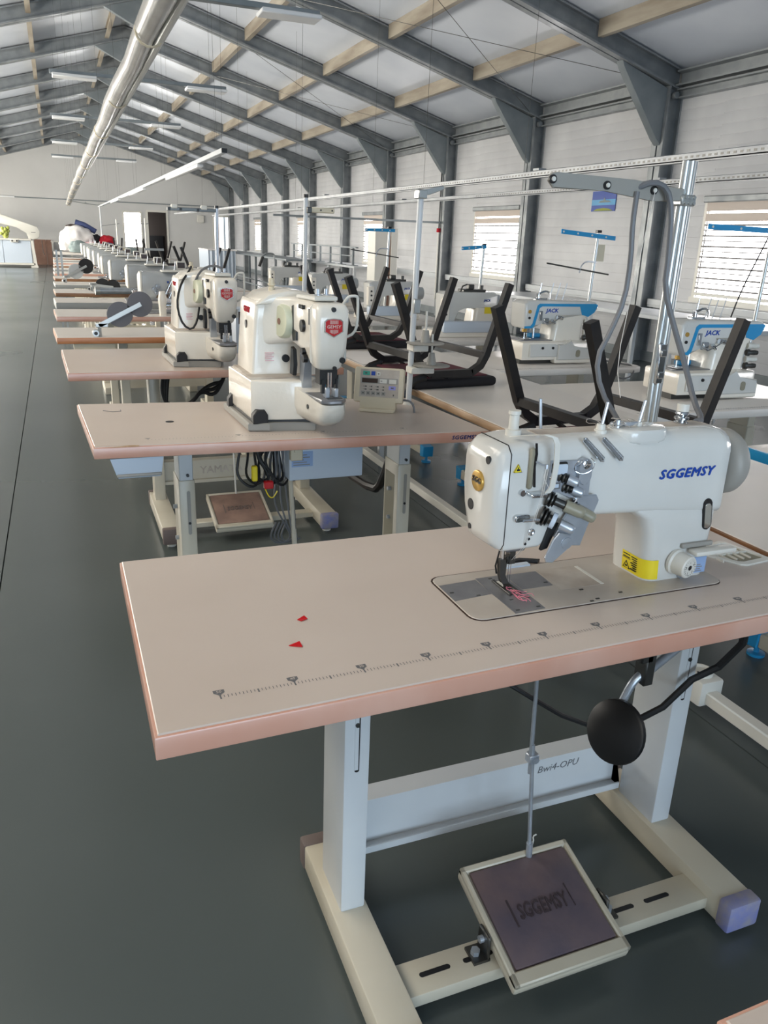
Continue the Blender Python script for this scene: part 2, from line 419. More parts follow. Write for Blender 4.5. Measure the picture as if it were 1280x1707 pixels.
mb = MB(); mb.box((D0+0.02, YF+1.3, 0.0), (D1, YF+1.38, 1.15)); obj('dark_cupboard', mb, 'black', do)
do = struct('door_2')
mb = MB()
for a, b in (((H0-0.06, YF-0.04, 0), (H0, YF+0.12, HZ+0.06)), ((H1, YF-0.04, 0), (H1+0.05, YF+0.12, HZ+0.06)), ((H0, YF-0.04, HZ), (H1, YF+0.12, HZ+0.06))): mb.box(a, b)
obj('door_frame', mb, 'lt_p', do)
mb = MB(); mb.quad((H0-0.5, YF+1.2, 0), (H1+0.5, YF+1.2, 0), (H1+0.5, YF+1.2, 2.3), (H0-0.5, YF+1.2, 2.3)); obj('bright_pane', mb, 'pane_d', do)
mb = MB(); mb.box((H0+0.02, YF+0.9, 0), (H0+0.12, YF+0.95, 2.2)); mb.box((H0+0.3, YF+0.9, 0), (H0+0.36, YF+0.95, 2.2)); obj('orange_curtain', mb, 'brick', do)
mb = MB(); mb.box((H0+0.5, YF+0.6, 0), (H0+0.56, YF+0.66, 2.2)); mb.box((H0+0.18, YF+0.6, 0), (H0+0.22, YF+0.66, 2.2)); obj('mullion', mb, 'steel_dk', do)

# left wall and the wall behind the camera, both with daylit openings
wl = struct('wall_left')
mb = MB(); LW = [6.8+2.845*k for k in range(9)]
mb.box((XL-0.12, YB, 0), (XL, YF, 0.9)); mb.box((XL-0.12, YB, 2.3), (XL, YF, 3.3))
y = YB
for a in LW: mb.box((XL-0.12, y, 0.9), (XL, a, 2.3)); y = a+2.3
mb.box((XL-0.12, y, 0.9), (XL, YF, 2.3)); obj('side_wall_panel', mb, 'wall', wl)
for k, a in enumerate(LW):
    wo = struct('window_%d' % (9+k))
    mb = MB(); mb.quad((XL-0.06, a, 0.9), (XL-0.06, a+2.3, 0.9), (XL-0.06, a+2.3, 2.3), (XL-0.06, a, 2.3)); obj('window_pane', mb, 'pane_l', wo)
    mb = MB()
    for q0, q1 in (((XL-0.08, a, 0.9), (XL+0.02, a+0.06, 2.3)), ((XL-0.08, a+2.24, 0.9), (XL+0.02, a+2.3, 2.3)), ((XL-0.08, a, 0.9), (XL+0.02, a+2.3, 0.96)), ((XL-0.08, a, 2.24), (XL+0.02, a+2.3, 2.3))): mb.box(q0, q1)
    obj('window_frame', mb, 'lt_p', wo)
wb = struct('wall_back')
mb = MB()
B0, B1, BZ = -1.6, 2.4, 2.7
mb.box((XL, YB-0.12, 0), (B0, YB, 3.3)); mb.box((B1, YB-0.12, 0), (XR, YB, 3.3)); mb.box((B0, YB-0.12, BZ), (B1, YB, 3.3))
mb.prism([(XL, 3.3), (XR, 3.3), (RIDGE, 4.85)], 'y', YB-0.12, YB); obj('back_wall_panel', mb, 'wall', wb)
do = struct('door_3')
mb = MB(); mb.quad((B0, YB-0.06, 0.05), (B1, YB-0.06, 0.05), (B1, YB-0.06, BZ), (B0, YB-0.06, BZ)); obj('door_glass', mb, 'pane_b', do)
mb = MB()
for x in (B0, 0.36, B1-0.08): mb.box((x, YB-0.1, 0), (x+0.08, YB+0.02, BZ))
mb.box((B0, YB-0.1, BZ-0.08), (B1, YB+0.02, BZ)); obj('door_frame', mb, 'steel_dk', do)

# roof deck
ce = struct('ceiling')
for x0, x1 in ((XL-0.2, RIDGE), (RIDGE, XR+0.2)):
    for y0, y1 in zip(edges, edges[1:]):
        mb = MB(); z0, z1 = roof_z(x0)+0.23, roof_z(x1)+0.23
        s = 1 if x0 < RIDGE-1 else -1
        mb.prism([(x0, z0), (x1, z1), (x1, z1+0.08), (x0, z0+0.08)], 'y', y0, y1-0.004); obj('roof_panel', mb, 'ceil', ce)

# unseen glowing panes added in the roof to light the tabletops from above
for n_, (xa, xb, ya, yb) in enumerate(((-3.2, -1.0, -4.9, -1.2), (-3.2, -1.2, 0.6, 4.9))):
    wo = struct('window_%d' % (30+n_))  # window in name only: an added source of fill light
    mb = MB(); mb.quad((xa, ya, roof_z(xa)+0.222), (xa, yb, roof_z(xa)+0.222), (xb, yb, roof_z(xb)+0.222), (xb, ya, roof_z(xb)+0.222)); obj('added_glow_pane', mb, ('pane_s', 'pane_s2')[n_], wo)
    mb = MB()
    for x in (xa, (xa+xb)/2, xb): mb.box((x-0.03, ya, roof_z(x)+0.15), (x+0.03, yb, roof_z(x)+0.22))
    obj('added_pane_bar', mb, 'steel', wo)

# steel portal frames
def cprof(d, b, t, lip):
    """channel outline: depth along u, flange along v"""
    return [(0, 0), (d, 0), (d, b), (d-lip, b), (d-lip, b-t), (d-t, b-t), (d-t, t), (t, t), (t, b-t), (lip, b-t), (lip, b), (0, b)]
frame_src = None
for k, y in enumerate(COLY + [YF-0.12]):
    if frame_src is None:
        fr = struct('steel_frame', (0, y, 0)); frame_src = fr
        for side, xw in ((1, XR), (-1, XL)):
            # column: two channels back to back with a recess between
            mb = MB()
            for s in (-1, 1):
                mb.prism([(xw - side*u, s*(0.012+v)) for u, v in cprof(0.2, 0.085, 0.006, 0.02)], 'z', 0, roof_z(XR)+0.05)
            mb.box((xw-side*0.15, -0.012, 0), (xw-side*0.04, 0.012, 3.0)); obj('column', mb, 'steel', fr, world=False)
            mb = MB()
            xe = xw
            for s in (-1, 1):
                pr = cprof(0.21, 0.085, 0.006, 0.02)
                mb.loft([[(x, s*(0.012+v), roof_z(x)+u) for u, v in pr] for x in (xw - side*0.02, RIDGE)])
            mb.box((0, 0, 0), (0.001, 0.001, 0.001)) if False else None
            obj('rafter', mb, 'steel', fr, world=False)
            mb = MB()
            pts = [(xw-side*0.19, roof_z(XR)+0.03), (xw-side*0.86, roof_z(xw-side*0.86)+0.005), (xw-side*0.82, roof_z(xw-side*0.82)-0.05), (xw-side*0.27, 2.53), (xw-side*0.2, 2.47)]
            mb.prism(pts, 'y', -0.055, 0.055, 0.006); obj('gusset', mb, 'steel_dk', fr, world=False)
            mb = MB()
            for s in (-1, 1): mb.cyl((xw-side*0.12, s*0.08, 2.985), (xw-side*0.12, s*0.135, 2.985), 0.035)
            obj('bolt_boss', mb, 'steel', fr, world=False)
        mb = MB(); mb.prism([(RIDGE-0.55, roof_z(RIDGE-0.55)+0.02), (RIDGE-0.1, roof_z(RIDGE)-0.35), (RIDGE+0.1, roof_z(RIDGE)-0.35), (RIDGE+0.55, roof_z(RIDGE+0.55)+0.02), (RIDGE, roof_z(RIDGE)+0.03)], 'y', -0.05, 0.05, 0.005)
        obj('ridge_gusset', mb, 'steel_dk', fr, world=False)
    else:
        r = frame_src.copy(); COL.objects.link(r); r.location = (0, y, 0)
        for ch in frame_src.children:
            c = ch.copy(); COL.objects.link(c); c.parent = r

# purlins (stained cream sections between the rafters) and eave beams
pu = struct('trim_1')
PX = [5.56, 4.29, 3.02, 1.78, 1.22, -0.02, -1.29, -2.56]
ym = {}
for x in PX:
    for y0, y1 in zip(COLY, COLY[1:] + [YF]):
        key = (x, round(y1-y0, 2))
        if key not in ym:
            mb = MB(); z = roof_z(x)
            s = 1 if x > RIDGE else -1
            mb.prism([(x+u*s, z+0.06+v) for u, v in ((0, 0), (0.07, 0), (0.07, 0.012), (0.012, 0.012), (0.012, 0.155), (0.07, 0.155), (0.07, 0.167), (0, 0.167))], 'y', 0.1, y1-y0-0.1)
            o = obj('purlin', mb, 'purlin', pu, world=False); ym[key] = o
        else:
            o = ym[key].copy(); COL.objects.link(o)
        o.location = (0, y0, 0)
eb = struct('trim_2')
for side, xw in ((1, XR), (-1, XL)):
    for y0, y1 in zip(COLY, COLY[1:] + [YF]):
        mb = MB()
        mb.prism([(xw-side*u, 3.08+v) for u, v in ((0.02, 0), (0.13, 0), (0.13, 0.018), (0.06, 0.03), (0.06, 0.13), (0.13, 0.142), (0.13, 0.16), (0.02, 0.16))], 'y', y0+0.1, y1-0.1)
        mb.prism([(xw-side*u, 2.955+v) for u, v in ((0.0, 0), (0.1, 0), (0.1, 0.015), (0.05, 0.02), (0.05, 0.08), (0.1, 0.085), (0.1, 0.1), (0, 0.1))], 'y', y0+0.1, y1-0.1)
        obj('eave_beam', mb, 'steel', eb)
# wall girt below the windows
gi = struct('trim_3')
for y0, y1 in zip(COLY, COLY[1:] + [YF]):
    mb = MB(); mb.box((XR-0.11, y0+0.1, 0.69), (XR-0.001, y1-0.1, 0.76), 0.004); mb.box((XR-0.10, y0+0.1, 0.665), (XR-0.08, y1-0.1, 0.69)); obj('wall_girt', mb, 'white_p', gi)
# bracing wires under the roof
bw = struct('trim_4')
for a in (0, 2):
    for xa, xb in ((6.6, 3.0), (3.0, 6.6)):
        mb = MB(); y0, y1 = COLY[4]+2.845*a, COLY[4]+2.845*(a+1)
        mb.tube([(xa, y0, roof_z(xa)+0.03), (xb, y1, roof_z(xb)+0.03)], 0.0035, 5); obj('bracing_wire', mb, 'gunmetal', bw)
# ================================================================== the nearest table and its twin-needle machine
TZ = 0.76
def tabletop(parent, poly, z, t, m_top, m_edge, inset=0.004):
    """laminate board with an edge band running round it"""
    cx = sum(p[0] for p in poly)/len(poly); cy = sum(p[1] for p in poly)/len(poly)
    pin = [(p[0]+(inset if p[0] < cx else -inset), p[1]+(inset if p[1] < cy else -inset)) for p in poly]
    mb = MB(); mb.prism(pin, 'z', z-t, z, 0.0012); obj('board', mb, m_top, parent)
    mb = MB(); mb.prism(poly, 'z', z-t+0.001, z-0.0022, 0.003, 2); obj('edge_band', mb, m_edge, parent)
def leg_with_slot(parent, x0, x1, y0, y1, z0, z1, m, slot=None):
    mb = MB(); mb.box((x0, y0, z0), (x1, y1, z1), 0.004, 2); lg = obj('leg', mb, m, parent)
    if slot:
        xc = (x0+x1)/2; mb = MB()
        mb.prism([(xc-0.0055+ (0.0055 - 0.0055*math.cos(a)) if False else xc+0.0055*math.cos(a), (slot[0] if math.sin(a) < 0 else slot[1])+0.0055*math.sin(a)) for a in [k*PI/5 for k in range(10)]], 'y', y0-0.0006, y0+0.003)
        s_ = obj('adjust_slot', mb, 'black', lg)
        mb = MB(); mb.prism([(xc-0.0055, slot[0]), (xc+0.0022, slot[0]), (xc+0.0022, slot[1]), (xc-0.0055, slot[1])], 'y', y0-0.0012, y0+0.002); obj('inner_tube', mb, m, lg)
        mb = MB(); mb.cyl((xc-0.001, y0-0.004, slot[0]+(slot[1]-slot[0])*0.45), (xc-0.001, y0, slot[0]+(slot[1]-slot[0])*0.45), 0.0045, n=10); obj('bolt', mb, 'gunmetal', lg)
    return lg
def foot_bar(parent, x0, x1, y0, y1, z0, z1, m, cap='cap', glide=False):
    mb = MB(); mb.box((x0, y0+0.02, z0), (x1, y1-0.02, z1), 0.004, 2); ft = obj('foot', mb, m, parent)
    for ya, yb, mm in ((y0, y0+0.035, cap), (y1-0.035, y1, 'cap')):
        mb = MB(); mb.box((x0-0.003, ya, z0-0.003), (x1+0.003, yb, z1+0.003), 0.006, 2); obj('foot_cap', mb, mm, ft)
    for yy in (y0+0.06, y1-0.06):
        mb = MB(); xc = (x0+x1)/2; mb.cyl((xc, yy, 0), (xc, yy, 0.008), 0.02); mb.cyl((xc, yy, 0.008), (xc, yy, z0), 0.007); obj('levelling_foot', mb, 'rubber' if not glide else 'lt_p', ft)
    return ft
def beam(parent, x0, x1, y, z0, z1, m, lip=0.03):
    mb = MB(); t = 0.004
    mb.prism([(y, z1), (y+0.05, z1), (y+0.05, z1-t), (y+t, z1-t), (y+t, z0), (y-lip+t, z0), (y-lip+t, z0+0.012), (y-lip, z0+0.012), (y-lip, z0-t), (y, z0-t)] if lip else [(y, z0), (y+0.04, z0), (y+0.04, z1), (y, z1)], 'x', x0, x1)
    return obj('stretcher', mb, m, parent)
def treadle(parent, x0, x1, y0, y1, z0, z1, m_f, m_m, word=None):
    """tilted pedal: y0,z0 front edge; y1,z1 back edge"""
    L = math.hypot(y1-y0, z1-z0); ang = math.atan2(z1-z0, y1-y0)
    mx = Matrix.Translation((x0, y0, z0)) @ Matrix.Rotation(ang, 4, 'X')
    wd = x1-x0
    mb = MB(mx)
    mb.box((0, 0, -0.022), (wd, L, 0), 0.006, 2)
    for a, b in (((0, 0, -0.002), (wd, 0.026, 0.010)), ((0, L-0.014, -0.002), (wd, L, 0.010)), ((0, 0, -0.002), (0.012, L, 0.010)), ((wd-0.012, 0, -0.002), (wd, L, 0.010))): mb.box(a, b, 0.003)
    tr = obj('treadle', mb, m_f, parent)
    mb = MB(mx); mb.box((0.016, 0.028, 0.0), (wd-0.016, L-0.016, 0.0095), 0.003, 2); mt = obj('treadle_mat', mb, m_m, tr)
    if word:
        mb = MB()
        o = mx @ Vector((wd*0.5, L*0.5, 0.0102)); X = mx.to_3x3() @ Vector((1, 0, 0)); Z = mx.to_3x3() @ Vector((0, 1, 0))
        mb.text(word, o, X, Z, 0.042, 0.0004, 0.0011, 0.15, width=wd*0.44)
        mb.mx = mx
        mb.box((wd*0.23, L*0.40, 0.009), (wd*0.245, L*0.63, 0.0112)); mb.box((wd*0.755, L*0.43, 0.009), (wd*0.762, L*0.63, 0.0112))
        obj('embossed_word', mb, 'emboss' if m_m == 'mat_dk' else 'cap', tr)
    return tr

# --- table
t1 = thing('sewing_table', 'nearest cream-topped sewing table with pinkish edge and printed ruler, under the twin-needle machine', 'table', (0.66, 1.11, 0))
P1 = [(0.058, 0.832), (1.262, 0.860), (1.262, 1.384), (0.058, 1.395)]
tabletop(t1, P1, TZ, 0.036, 'top', 'edge')
# printed ruler along the front
mb = MB()
R0 = Vector((0.1475, 0.8965)); RD = Vector((0.9994, 0.0175)); RN = Vector((-0.0175, 0.9994))
def rp(u, v): p = R0 + RD*u + RN*v; return (p.x, p.y, TZ+0.0003)
lab = ['50', '40', '30', '20', '10', '0', '10', '20', '30', '40', '50']
for k in range(0, 211):
    u = k*0.005
    ln = 0.0085 if k % 10 == 0 else (0.0070 if k % 2 == 0 else 0.0055)
    wd = 0.0005 if k % 10 else 0.0011
    mb.quad(rp(u-wd, -ln), rp(u+wd, -ln), rp(u+wd, 0), rp(u-wd, 0))
    if k % 20 == 0 and k//20 < len(lab):
        pts = [(-0.0075, 0.0135), (0.0075, 0.0135), (0.0072, 0.006), (0.003, 0.003), (0.0011, 0), (-0.0011, 0), (-0.003, 0.003), (-0.0072, 0.006)]
        v = [mb.bm.verts.new(rp(u+a, b)) for a, b in pts]; mb._fin(v, [mb.bm.faces.new(v)])
ruler = obj('ruler_print', mb, 'print', t1)
mb = MB()
for k in range(11):
    p = R0 + RD*(k*0.1) + RN*0.0085; mb.text(lab[k], (p.x, p.y, TZ+0.0006), (RD.x, RD.y, 0), (RN.x, RN.y, 0), 0.0075, 0.0001, 0.0001)
obj('ruler_numbers', mb, 'top', t1)['kind'] = 'stuff'
# stand
for x0, x1 in ((0.405, 0.455), (1.160, 1.210)):
    leg_with_slot(t1, x0, x1, 1.133, 1.255, 0.075, 0.725, 'white_p', (0.405, 0.62))
foot_bar(t1, 0.388, 0.462, 0.83, 1.36, 0.016, 0.076, 'cream', 'cap_bl')
foot_bar(t1, 1.148, 1.224, 0.872, 1.36, 0.016, 0.076, 'cream', 'cap_bl')
bm_ = beam(t1, 0.455, 1.160, 1.285, 0.088, 0.196, 'white_p')
mb = MB(); mb.text('Bwi4-OPU', (0.995, 1.2846, 0.167), (1, 0, 0), (0, 0, 1), 0.026, 0, 0.0002, 0.2); obj('pencil_note', mb, 'cable', t1)
for x0, x1 in ((0.40, 0.458), (1.155, 1.215)):
    mb = MB(); mb.box((x0, 1.10, 0.712), (x1, 1.29, 0.7235), 0.002); obj('leg_bracket', mb, 'gunmetal', t1)
mb = MB(); mb.box((0.46, 0.935, 0.022), (1.15, 1.008, 0.050), 0.003, 2); tb = obj('treadle_bar', mb, 'cream', t1)
for xc in (0.535, 0.625, 0.955, 1.045):
    mb = MB(); mb.prism([(xc+(0.026 if math.cos(a) > 0 else -0.026)+0.0055*math.cos(a), 0.972+0.0055*math.sin(a)) for a in [k*PI/5+0.1 for k in range(10)]], 'z', 0.048, 0.0506); obj('bar_slot', mb, 'black', tb)
tr = treadle(t1, 0.645, 0.898, 0.872, 1.106, 0.068, 0.128, 'cream', 'mat_dk', 'SGGEMSY')
for xc, s in ((0.638, -1), (0.905, 1)):
    mb = MB(); mb.box((xc-0.004, 0.955, 0.045), (xc+0.004, 0.995, 0.105), 0.003); mb.box((xc-0.004 if s > 0 else xc-0.03, 0.955, 0.05), (xc+0.03 if s > 0 else xc+0.004, 0.995, 0.056))
    hb = obj('treadle_bracket', mb, 'gunmetal', t1)
    mb = MB(); mb.cyl((xc+s*0.018, 0.975, 0.054), (xc+s*0.018, 0.975, 0.066), 0.009, n=6); mb.cyl((xc-0.012, 0.975, 0.088), (xc+0.012, 0.975, 0.088), 0.007, n=10); obj('bolt', mb, 'satin', hb)
# pull rod from treadle to the machine
rod = None
mb = MB(); mb.cyl((0.800, 1.09, 0.135), (0.786, 1.10, 0.40), 0.0042, n=10); mb.cyl((0.788, 1.103, 0.33), (0.772, 1.10, 0.725), 0.0042, n=10); pr_ = obj('pull_rod', mb, 'satin', t1)
mb = MB(); mb.box((0.778, 1.092, 0.358), (0.800, 1.112, 0.378), 0.002); mb.cyl((0.79, 1.088, 0.368), (0.79, 1.116, 0.368), 0.007, n=8); obj('rod_clamp', mb, 'satin', pr_)
mb = MB(); mb.cyl((0.800, 1.09, 0.128), (0.7985, 1.09, 0.165), 0.007, n=10); obj('rod_end', mb, 'satin', pr_)
mb = MB(); mb.tube([(0.808, 1.10, 0.135), (0.815, 1.10, 0.155), (0.812, 1.10, 0.17), (0.82, 1.10, 0.172)], 0.0015, 5, smooth=1); obj('cable_tie', mb, 'lt_p', pr_)
# knee lifter
mb = MB(); c = Vector((0.837, 0.935, 0.527)); n_ = Vector((-0.90, -0.25, 0.33)).normalized()
mb.lathe(c - n_*0.008, n_, [(0, 0.0), (0, 0.053), (0.004, 0.057), (0.011, 0.056), (0.014, 0.052), (0.0155, 0.0)], 36)
kl = obj('knee_pad', mb, 'black', t1)
mb = MB(); mb.tube([(0.848, 0.955, 0.54), (0.862, 0.955, 0.575), (0.872, 0.95, 0.612), (0.892, 0.95, 0.626)], 0.0075, 10, smooth=2)
mb.cyl((0.895, 0.95, 0.622), (0.985, 0.97, 0.652), 0.008, n=10); obj('knee_rod', mb, 'satin', kl)
mb = MB(); mb.box((0.883, 0.935, 0.606), (0.905, 0.965, 0.668), 0.003); mb.box((0.872, 0.935, 0.652), (0.898, 0.97, 0.69), 0.003); mb.cyl((0.845, 0.95, 0.687), (0.90, 0.95, 0.687), 0.014, n=12); mb.box((0.86, 0.92, 0.69), (0.91, 1.0, 0.726)); obj('knee_bracket', mb, 'gunmetal', kl)
mb = MB(); mb.box((0.70, 0.99, 0.69), (1.06, 1.15, 0.7235)); obj('oil_pan', mb, 'gunmetal', t1)

tag(obj('power_cable', MB().tube([(1.235, 1.05, 0.715), (1.256, 1.07, 0.56), (1.235, 1.10, 0.492), (1.177, 1.11, 0.466), (1.11, 1.11, 0.412), (1.036, 1.11, 0.39), (0.945, 1.11, 0.396), (0.852, 1.11, 0.447), (0.776, 1.11, 0.503), (0.707, 1.12, 0.553), (0.67, 1.15, 0.62), (0.66, 1.16, 0.7235)], [0.0085]*3+[0.0075]*3+[0.005]*6, 8), 'cable_b'), 'black cable sagging under the nearest table past the round knee pad', 'cable')
# plastic drawer tray let into the board
t = thing('grid_tray', 'cream plastic grid tray let into the right end of the nearest table', 'tray', (1.19, 1.09, TZ))
mb = MB(); outl = [(1.128, 1.108), (1.168, 1.036), (1.180, 1.030), (1.240, 1.036), (1.250, 1.046), (1.229, 1.140), (1.218, 1.147), (1.135, 1.128)]
cx, cy = 1.188, 1.088; inn = [(cx+(x-cx)*0.84, cy+(y-cy)*0.80) for x, y in outl]
n = len(outl); mb.prism(outl, 'z', TZ+0.0004, TZ+0.001); obj('tray_floor', mb, 'olive', t)
mb = MB()
for i in range(n):
    j = (i+1) % n; mb.loft([[(outl[i][0], outl[i][1], TZ), (inn[i][0], inn[i][1], TZ), (inn[i][0], inn[i][1], TZ+0.005), (outl[i][0], outl[i][1], TZ+0.004)], [(outl[j][0], outl[j][1], TZ), (inn[j][0], inn[j][1], TZ), (inn[j][0], inn[j][1], TZ+0.005), (outl[j][0], outl[j][1], TZ+0.004)]])
obj('tray_rim', mb, 'lt_p', t)
for k in range(5):
    mb = MB(); f = 0.2+0.15*k
    a = Vector((1.148+0.085*f*1.0, 1.118+0.02*f)); mb.box((1.146+0.017*k, 1.058, TZ), (1.1485+0.017*k, 1.122, TZ+0.0042)); obj('grid_bar', mb, 'lt_p', t)
mb = MB(); mb.box((1.14, 1.086, TZ), (1.236, 1.090, TZ+0.0043)); obj('grid_bar', mb, 'lt_p', t)
# two red scraps and pink thread ends
tag(obj('fabric_scrap', MB().loft([[(0.300, 1.072, TZ+0.0005), (0.313, 1.078, TZ+0.003), (0.316, 1.070, TZ+0.0008), (0.305, 1.066, TZ+0.0005)], [(0.300, 1.072, TZ+0.0015), (0.313, 1.078, TZ+0.004), (0.316, 1.070, TZ+0.002), (0.305, 1.066, TZ+0.0015)]]), 'red'), 'farther of the two small red fabric scraps on the nearest table', 'scrap')
tag(obj('fabric_scrap', MB().loft([[(0.266, 0.996, TZ+0.0005), (0.283, 0.998, TZ+0.003), (0.284, 0.986, TZ+0.0008), (0.276, 0.990, TZ+0.0005)], [(0.266, 0.996, TZ+0.0015), (0.283, 0.998, TZ+0.005), (0.284, 0.986, TZ+0.002), (0.276, 0.990, TZ+0.0025)]]), 'red'), 'nearer of the two small red fabric scraps on the nearest table', 'scrap')

# --- twin-needle machine
m1 = thing('sewing_machine', 'white twin-needle sewing machine with blue lettering on the nearest table', 'sewing machine', (0.82, 1.075, TZ))
# bed: plate with rounded corners in a dark cut-out
mb = MB(); mb.prism([(0.556, 1.146), (0.562, 0.985), (0.585, 0.968), (1.066, 0.975), (1.082, 0.985), (1.078, 1.16), (0.94, 1.1655), (0.757, 1.1735), (0.572, 1.1605)], 'z', TZ+0.0002, TZ+0.0006) if False else mb.prism(rrect(0.8195, 1.0695, 0.2575, 0.0905, 0.024, 4), 'z', TZ+0.0002, TZ+0.0006); obj('bed_gap', mb, 'dkbrown', m1)
mb = MB(); o_ = rrect(0.820, 1.068, 0.2555, 0.0875, 0.022, 4)
mb.prism(o_, 'z', TZ+0.0004, TZ+0.0026, 0.001); bed = obj('bed_plate', mb, 'bed', m1)
mb = MB(); mb.prism([(0.566, 1.118), (0.640, 1.122), (0.640, 1.062), (0.566, 1.055)], 'z', TZ+0.0024, TZ+0.0032); sp1 = obj('slide_plate', mb, 'plate_g', bed)
mb = MB(); mb.prism([(0.700, 1.124), (0.765, 1.124), (0.762, 1.062), (0.700, 1.062)], 'z', TZ+0.0024, TZ+0.0032); obj('slide_plate', mb, 'plate_g', bed)
mb = MB(); mb.prism([(0.642, 1.126), (0.698, 1.126), (0.698, 1.04), (0.698, 0.986), (0.640, 0.983), (0.640, 1.06)], 'z', TZ+0.0024, TZ+0.0036); obj('needle_plate', mb, 'plate_g', bed)
mb = MB()
for x, y in ((0.576, 1.085), (0.615, 1.062), (0.668, 1.118), (0.756, 1.075), (0.650, 0.992), (0.690, 0.994), (0.692, 1.03), (0.66, 1.03), (0.80, 1.03), (0.805, 0.99), (0.86, 1.0), (0.79, 0.985)): mb.box((x-0.004, y-0.0015, TZ+0.0030), (x+0.003, y+0.0015, TZ+0.0040))
obj('plate_screw', mb, 'gunmetal', bed)['kind'] = 'stuff'
mb = MB(); mb.prism([(0.768, 1.128), (0.856, 1.126), (0.858, 1.040), (0.766, 1.040)], 'z', TZ+0.0024, TZ+0.0029); obj('bed_cover', mb, 'head_dust', bed)
mb = MB(); mb.box((0.848, 1.040, TZ+0.0026), (0.855, 1.122, TZ+0.0036), 0.0004); obj('plate_spring', mb, 'lt_p', bed)
# column and arm
def sec_xy(x0, x1, y0, y1, z, r): return [(x, y, z) for x, y in rrect((x0+x1)/2, (y0+y1)/2, (x1-x0)/2, (y1-y0)/2, r, 4)]
def sec_yz(x, y0, y1, z0, z1, rt_, rb_):
    out = []
    for (cy, cz, a0, r) in ((y1, z1, 0, rt_), (y0, z1, 90, rt_), (y0, z0, 180, rb_), (y1, z0, 270, rb_)):
        for k in range(5):
            a = math.radians(a0+90*k/4); sy = -1 if cy == y1 else 1; sz = -1 if cz == z1 else 1
            out.append((x, cy+sy*r+r*math.cos(a), cz+sz*r+r*math.sin(a)))
    return out
mb = MB()
mb.loft([sec_xy(0.930, 1.068, 1.022, 1.130, TZ+0.002, 0.022), sec_xy(0.927, 1.070, 1.022, 1.130, 0.80, 0.022), sec_xy(0.922, 1.075, 1.022, 1.130, 0.855, 0.024), sec_xy(0.908, 1.077, 1.023, 1.13, 0.882, 0.024), sec_xy(0.880, 1.078, 1.026, 1.13, 0.899, 0.02), sec_xy(0.84, 1.078, 1.03, 1.128, 0.908, 0.02), sec_xy(0.82, 1.078, 1.04, 1.12, 0.93, 0.02)])
obj('column', mb, 'head', m1, sharp=60)
mb = MB()
mb.loft([sec_yz(0.690, 1.026, 1.128, 0.905, 1.036, 0.030, 0.012), sec_yz(0.80, 1.023, 1.129, 0.900, 1.036, 0.034, 0.014), sec_yz(0.93, 1.022, 1.130, 0.893, 1.037, 0.036, 0.016), sec_yz(1.055, 1.022, 1.130, 0.880, 1.036, 0.036, 0.016), sec_yz(1.076, 1.023, 1.129, 0.880, 1.030, 0.034, 0.016), sec_yz(1.083, 1.030, 1.122, 0.885, 1.018, 0.03, 0.016)])
obj('arm', mb, 'head', m1, sharp=60)
# dusty top cover with the thread boss
mb = MB(); mb.loft([sec_yz(x, 1.058, 1.096, 1.030, z, 0.0012, 0.001) for x, z in ((0.70, 1.0382), (0.93, 1.0382), (1.045, 1.0375), (1.06, 1.0355))]); obj('dusty_top', mb, 'head_dust', m1)
mb = MB(); rq = random.Random(11)
for k in range(9):
    x, y = 0.83+rq.uniform(0, 0.05), 1.065+rq.uniform(-0.01, 0.02); pts = [(x, y, 1.040)]
    for q in range(5): x += rq.uniform(-0.025, 0.03); y += rq.uniform(-0.015, 0.015); pts.append((x, min(max(y, 1.05), 1.1), 1.040+rq.uniform(0, 0.015)))
    mb.tube(pts, 0.0006, 4, smooth=1)
obj('thread_tangle', mb, 'head_dust', m1)
mb = MB(); mb.prism(rrect(0.895, 1.06, 0.052, 0.036, 0.034, 6), 'z', 1.02, 1.043, 0.006, 3); obj('thread_boss', mb, 'head', m1)
# head with its rounded face plate
mb = MB()
mb.loft([sec_yz(0.628, 1.020, 1.132, 0.856, 1.032, 0.022, 0.008), sec_yz(0.655, 1.018, 1.132, 0.857, 1.036, 0.022, 0.008), sec_yz(0.694, 1.018, 1.132, 0.858, 1.037, 0.022, 0.008), sec_yz(0.720, 1.020, 1.130, 0.870, 1.037, 0.024, 0.01), sec_yz(0.76, 1.022, 1.13, 0.893, 1.037, 0.03, 0.012)])
obj('head', mb, 'head', m1, sharp=60)
mb = MB()
def fsec(x, g, ztop, zbot):
    return [(x, y, z) for y, z in ((1.020+g*0.4, ztop-0.012-g*0.2), (1.032+g, ztop-g*0.5), (1.118-g, ztop-g*0.5), (1.131-g*0.4, ztop-0.014-g*0.2), (1.132-g*0.4, 0.95), (1.131-g*0.6, zbot+0.05), (1.115-g, zbot+0.004), (1.085, zbot+g*0.3), (1.027+g, zbot+0.003+g*0.3), (1.020+g*0.5, zbot+0.014), (1.020+g*0.4, 0.95))]
mb.loft([fsec(0.6275, 0, 1.031, 0.856), fsec(0.619, 0.002, 1.030, 0.857), fsec(0.609, 0.010, 1.026, 0.862), fsec(0.604, 0.024, 1.016, 0.872)])
fp = obj('face_plate', mb, 'head', m1, sharp=50)
mb = MB(); mb.tube([(0.6282, y, z) for _, y, z in fsec(0, -0.0005, 1.0315, 0.8555)], 0.0009, 5, closed=True); obj('face_seam', mb, 'black', fp)
for y, z, r in ((1.048, 1.005, 0.0065), (1.094, 0.918, 0.0095), (1.092, 0.880, 0.005)):
    mb = MB(); mb.cyl((0.6030, y, z), (0.6075, y, z), r, n=16); obj('plug_hole', mb, 'rubber', fp)
mb = MB(); mx = Matrix.Translation((0.603, 1.073, 0.965)); mb.mx = mx
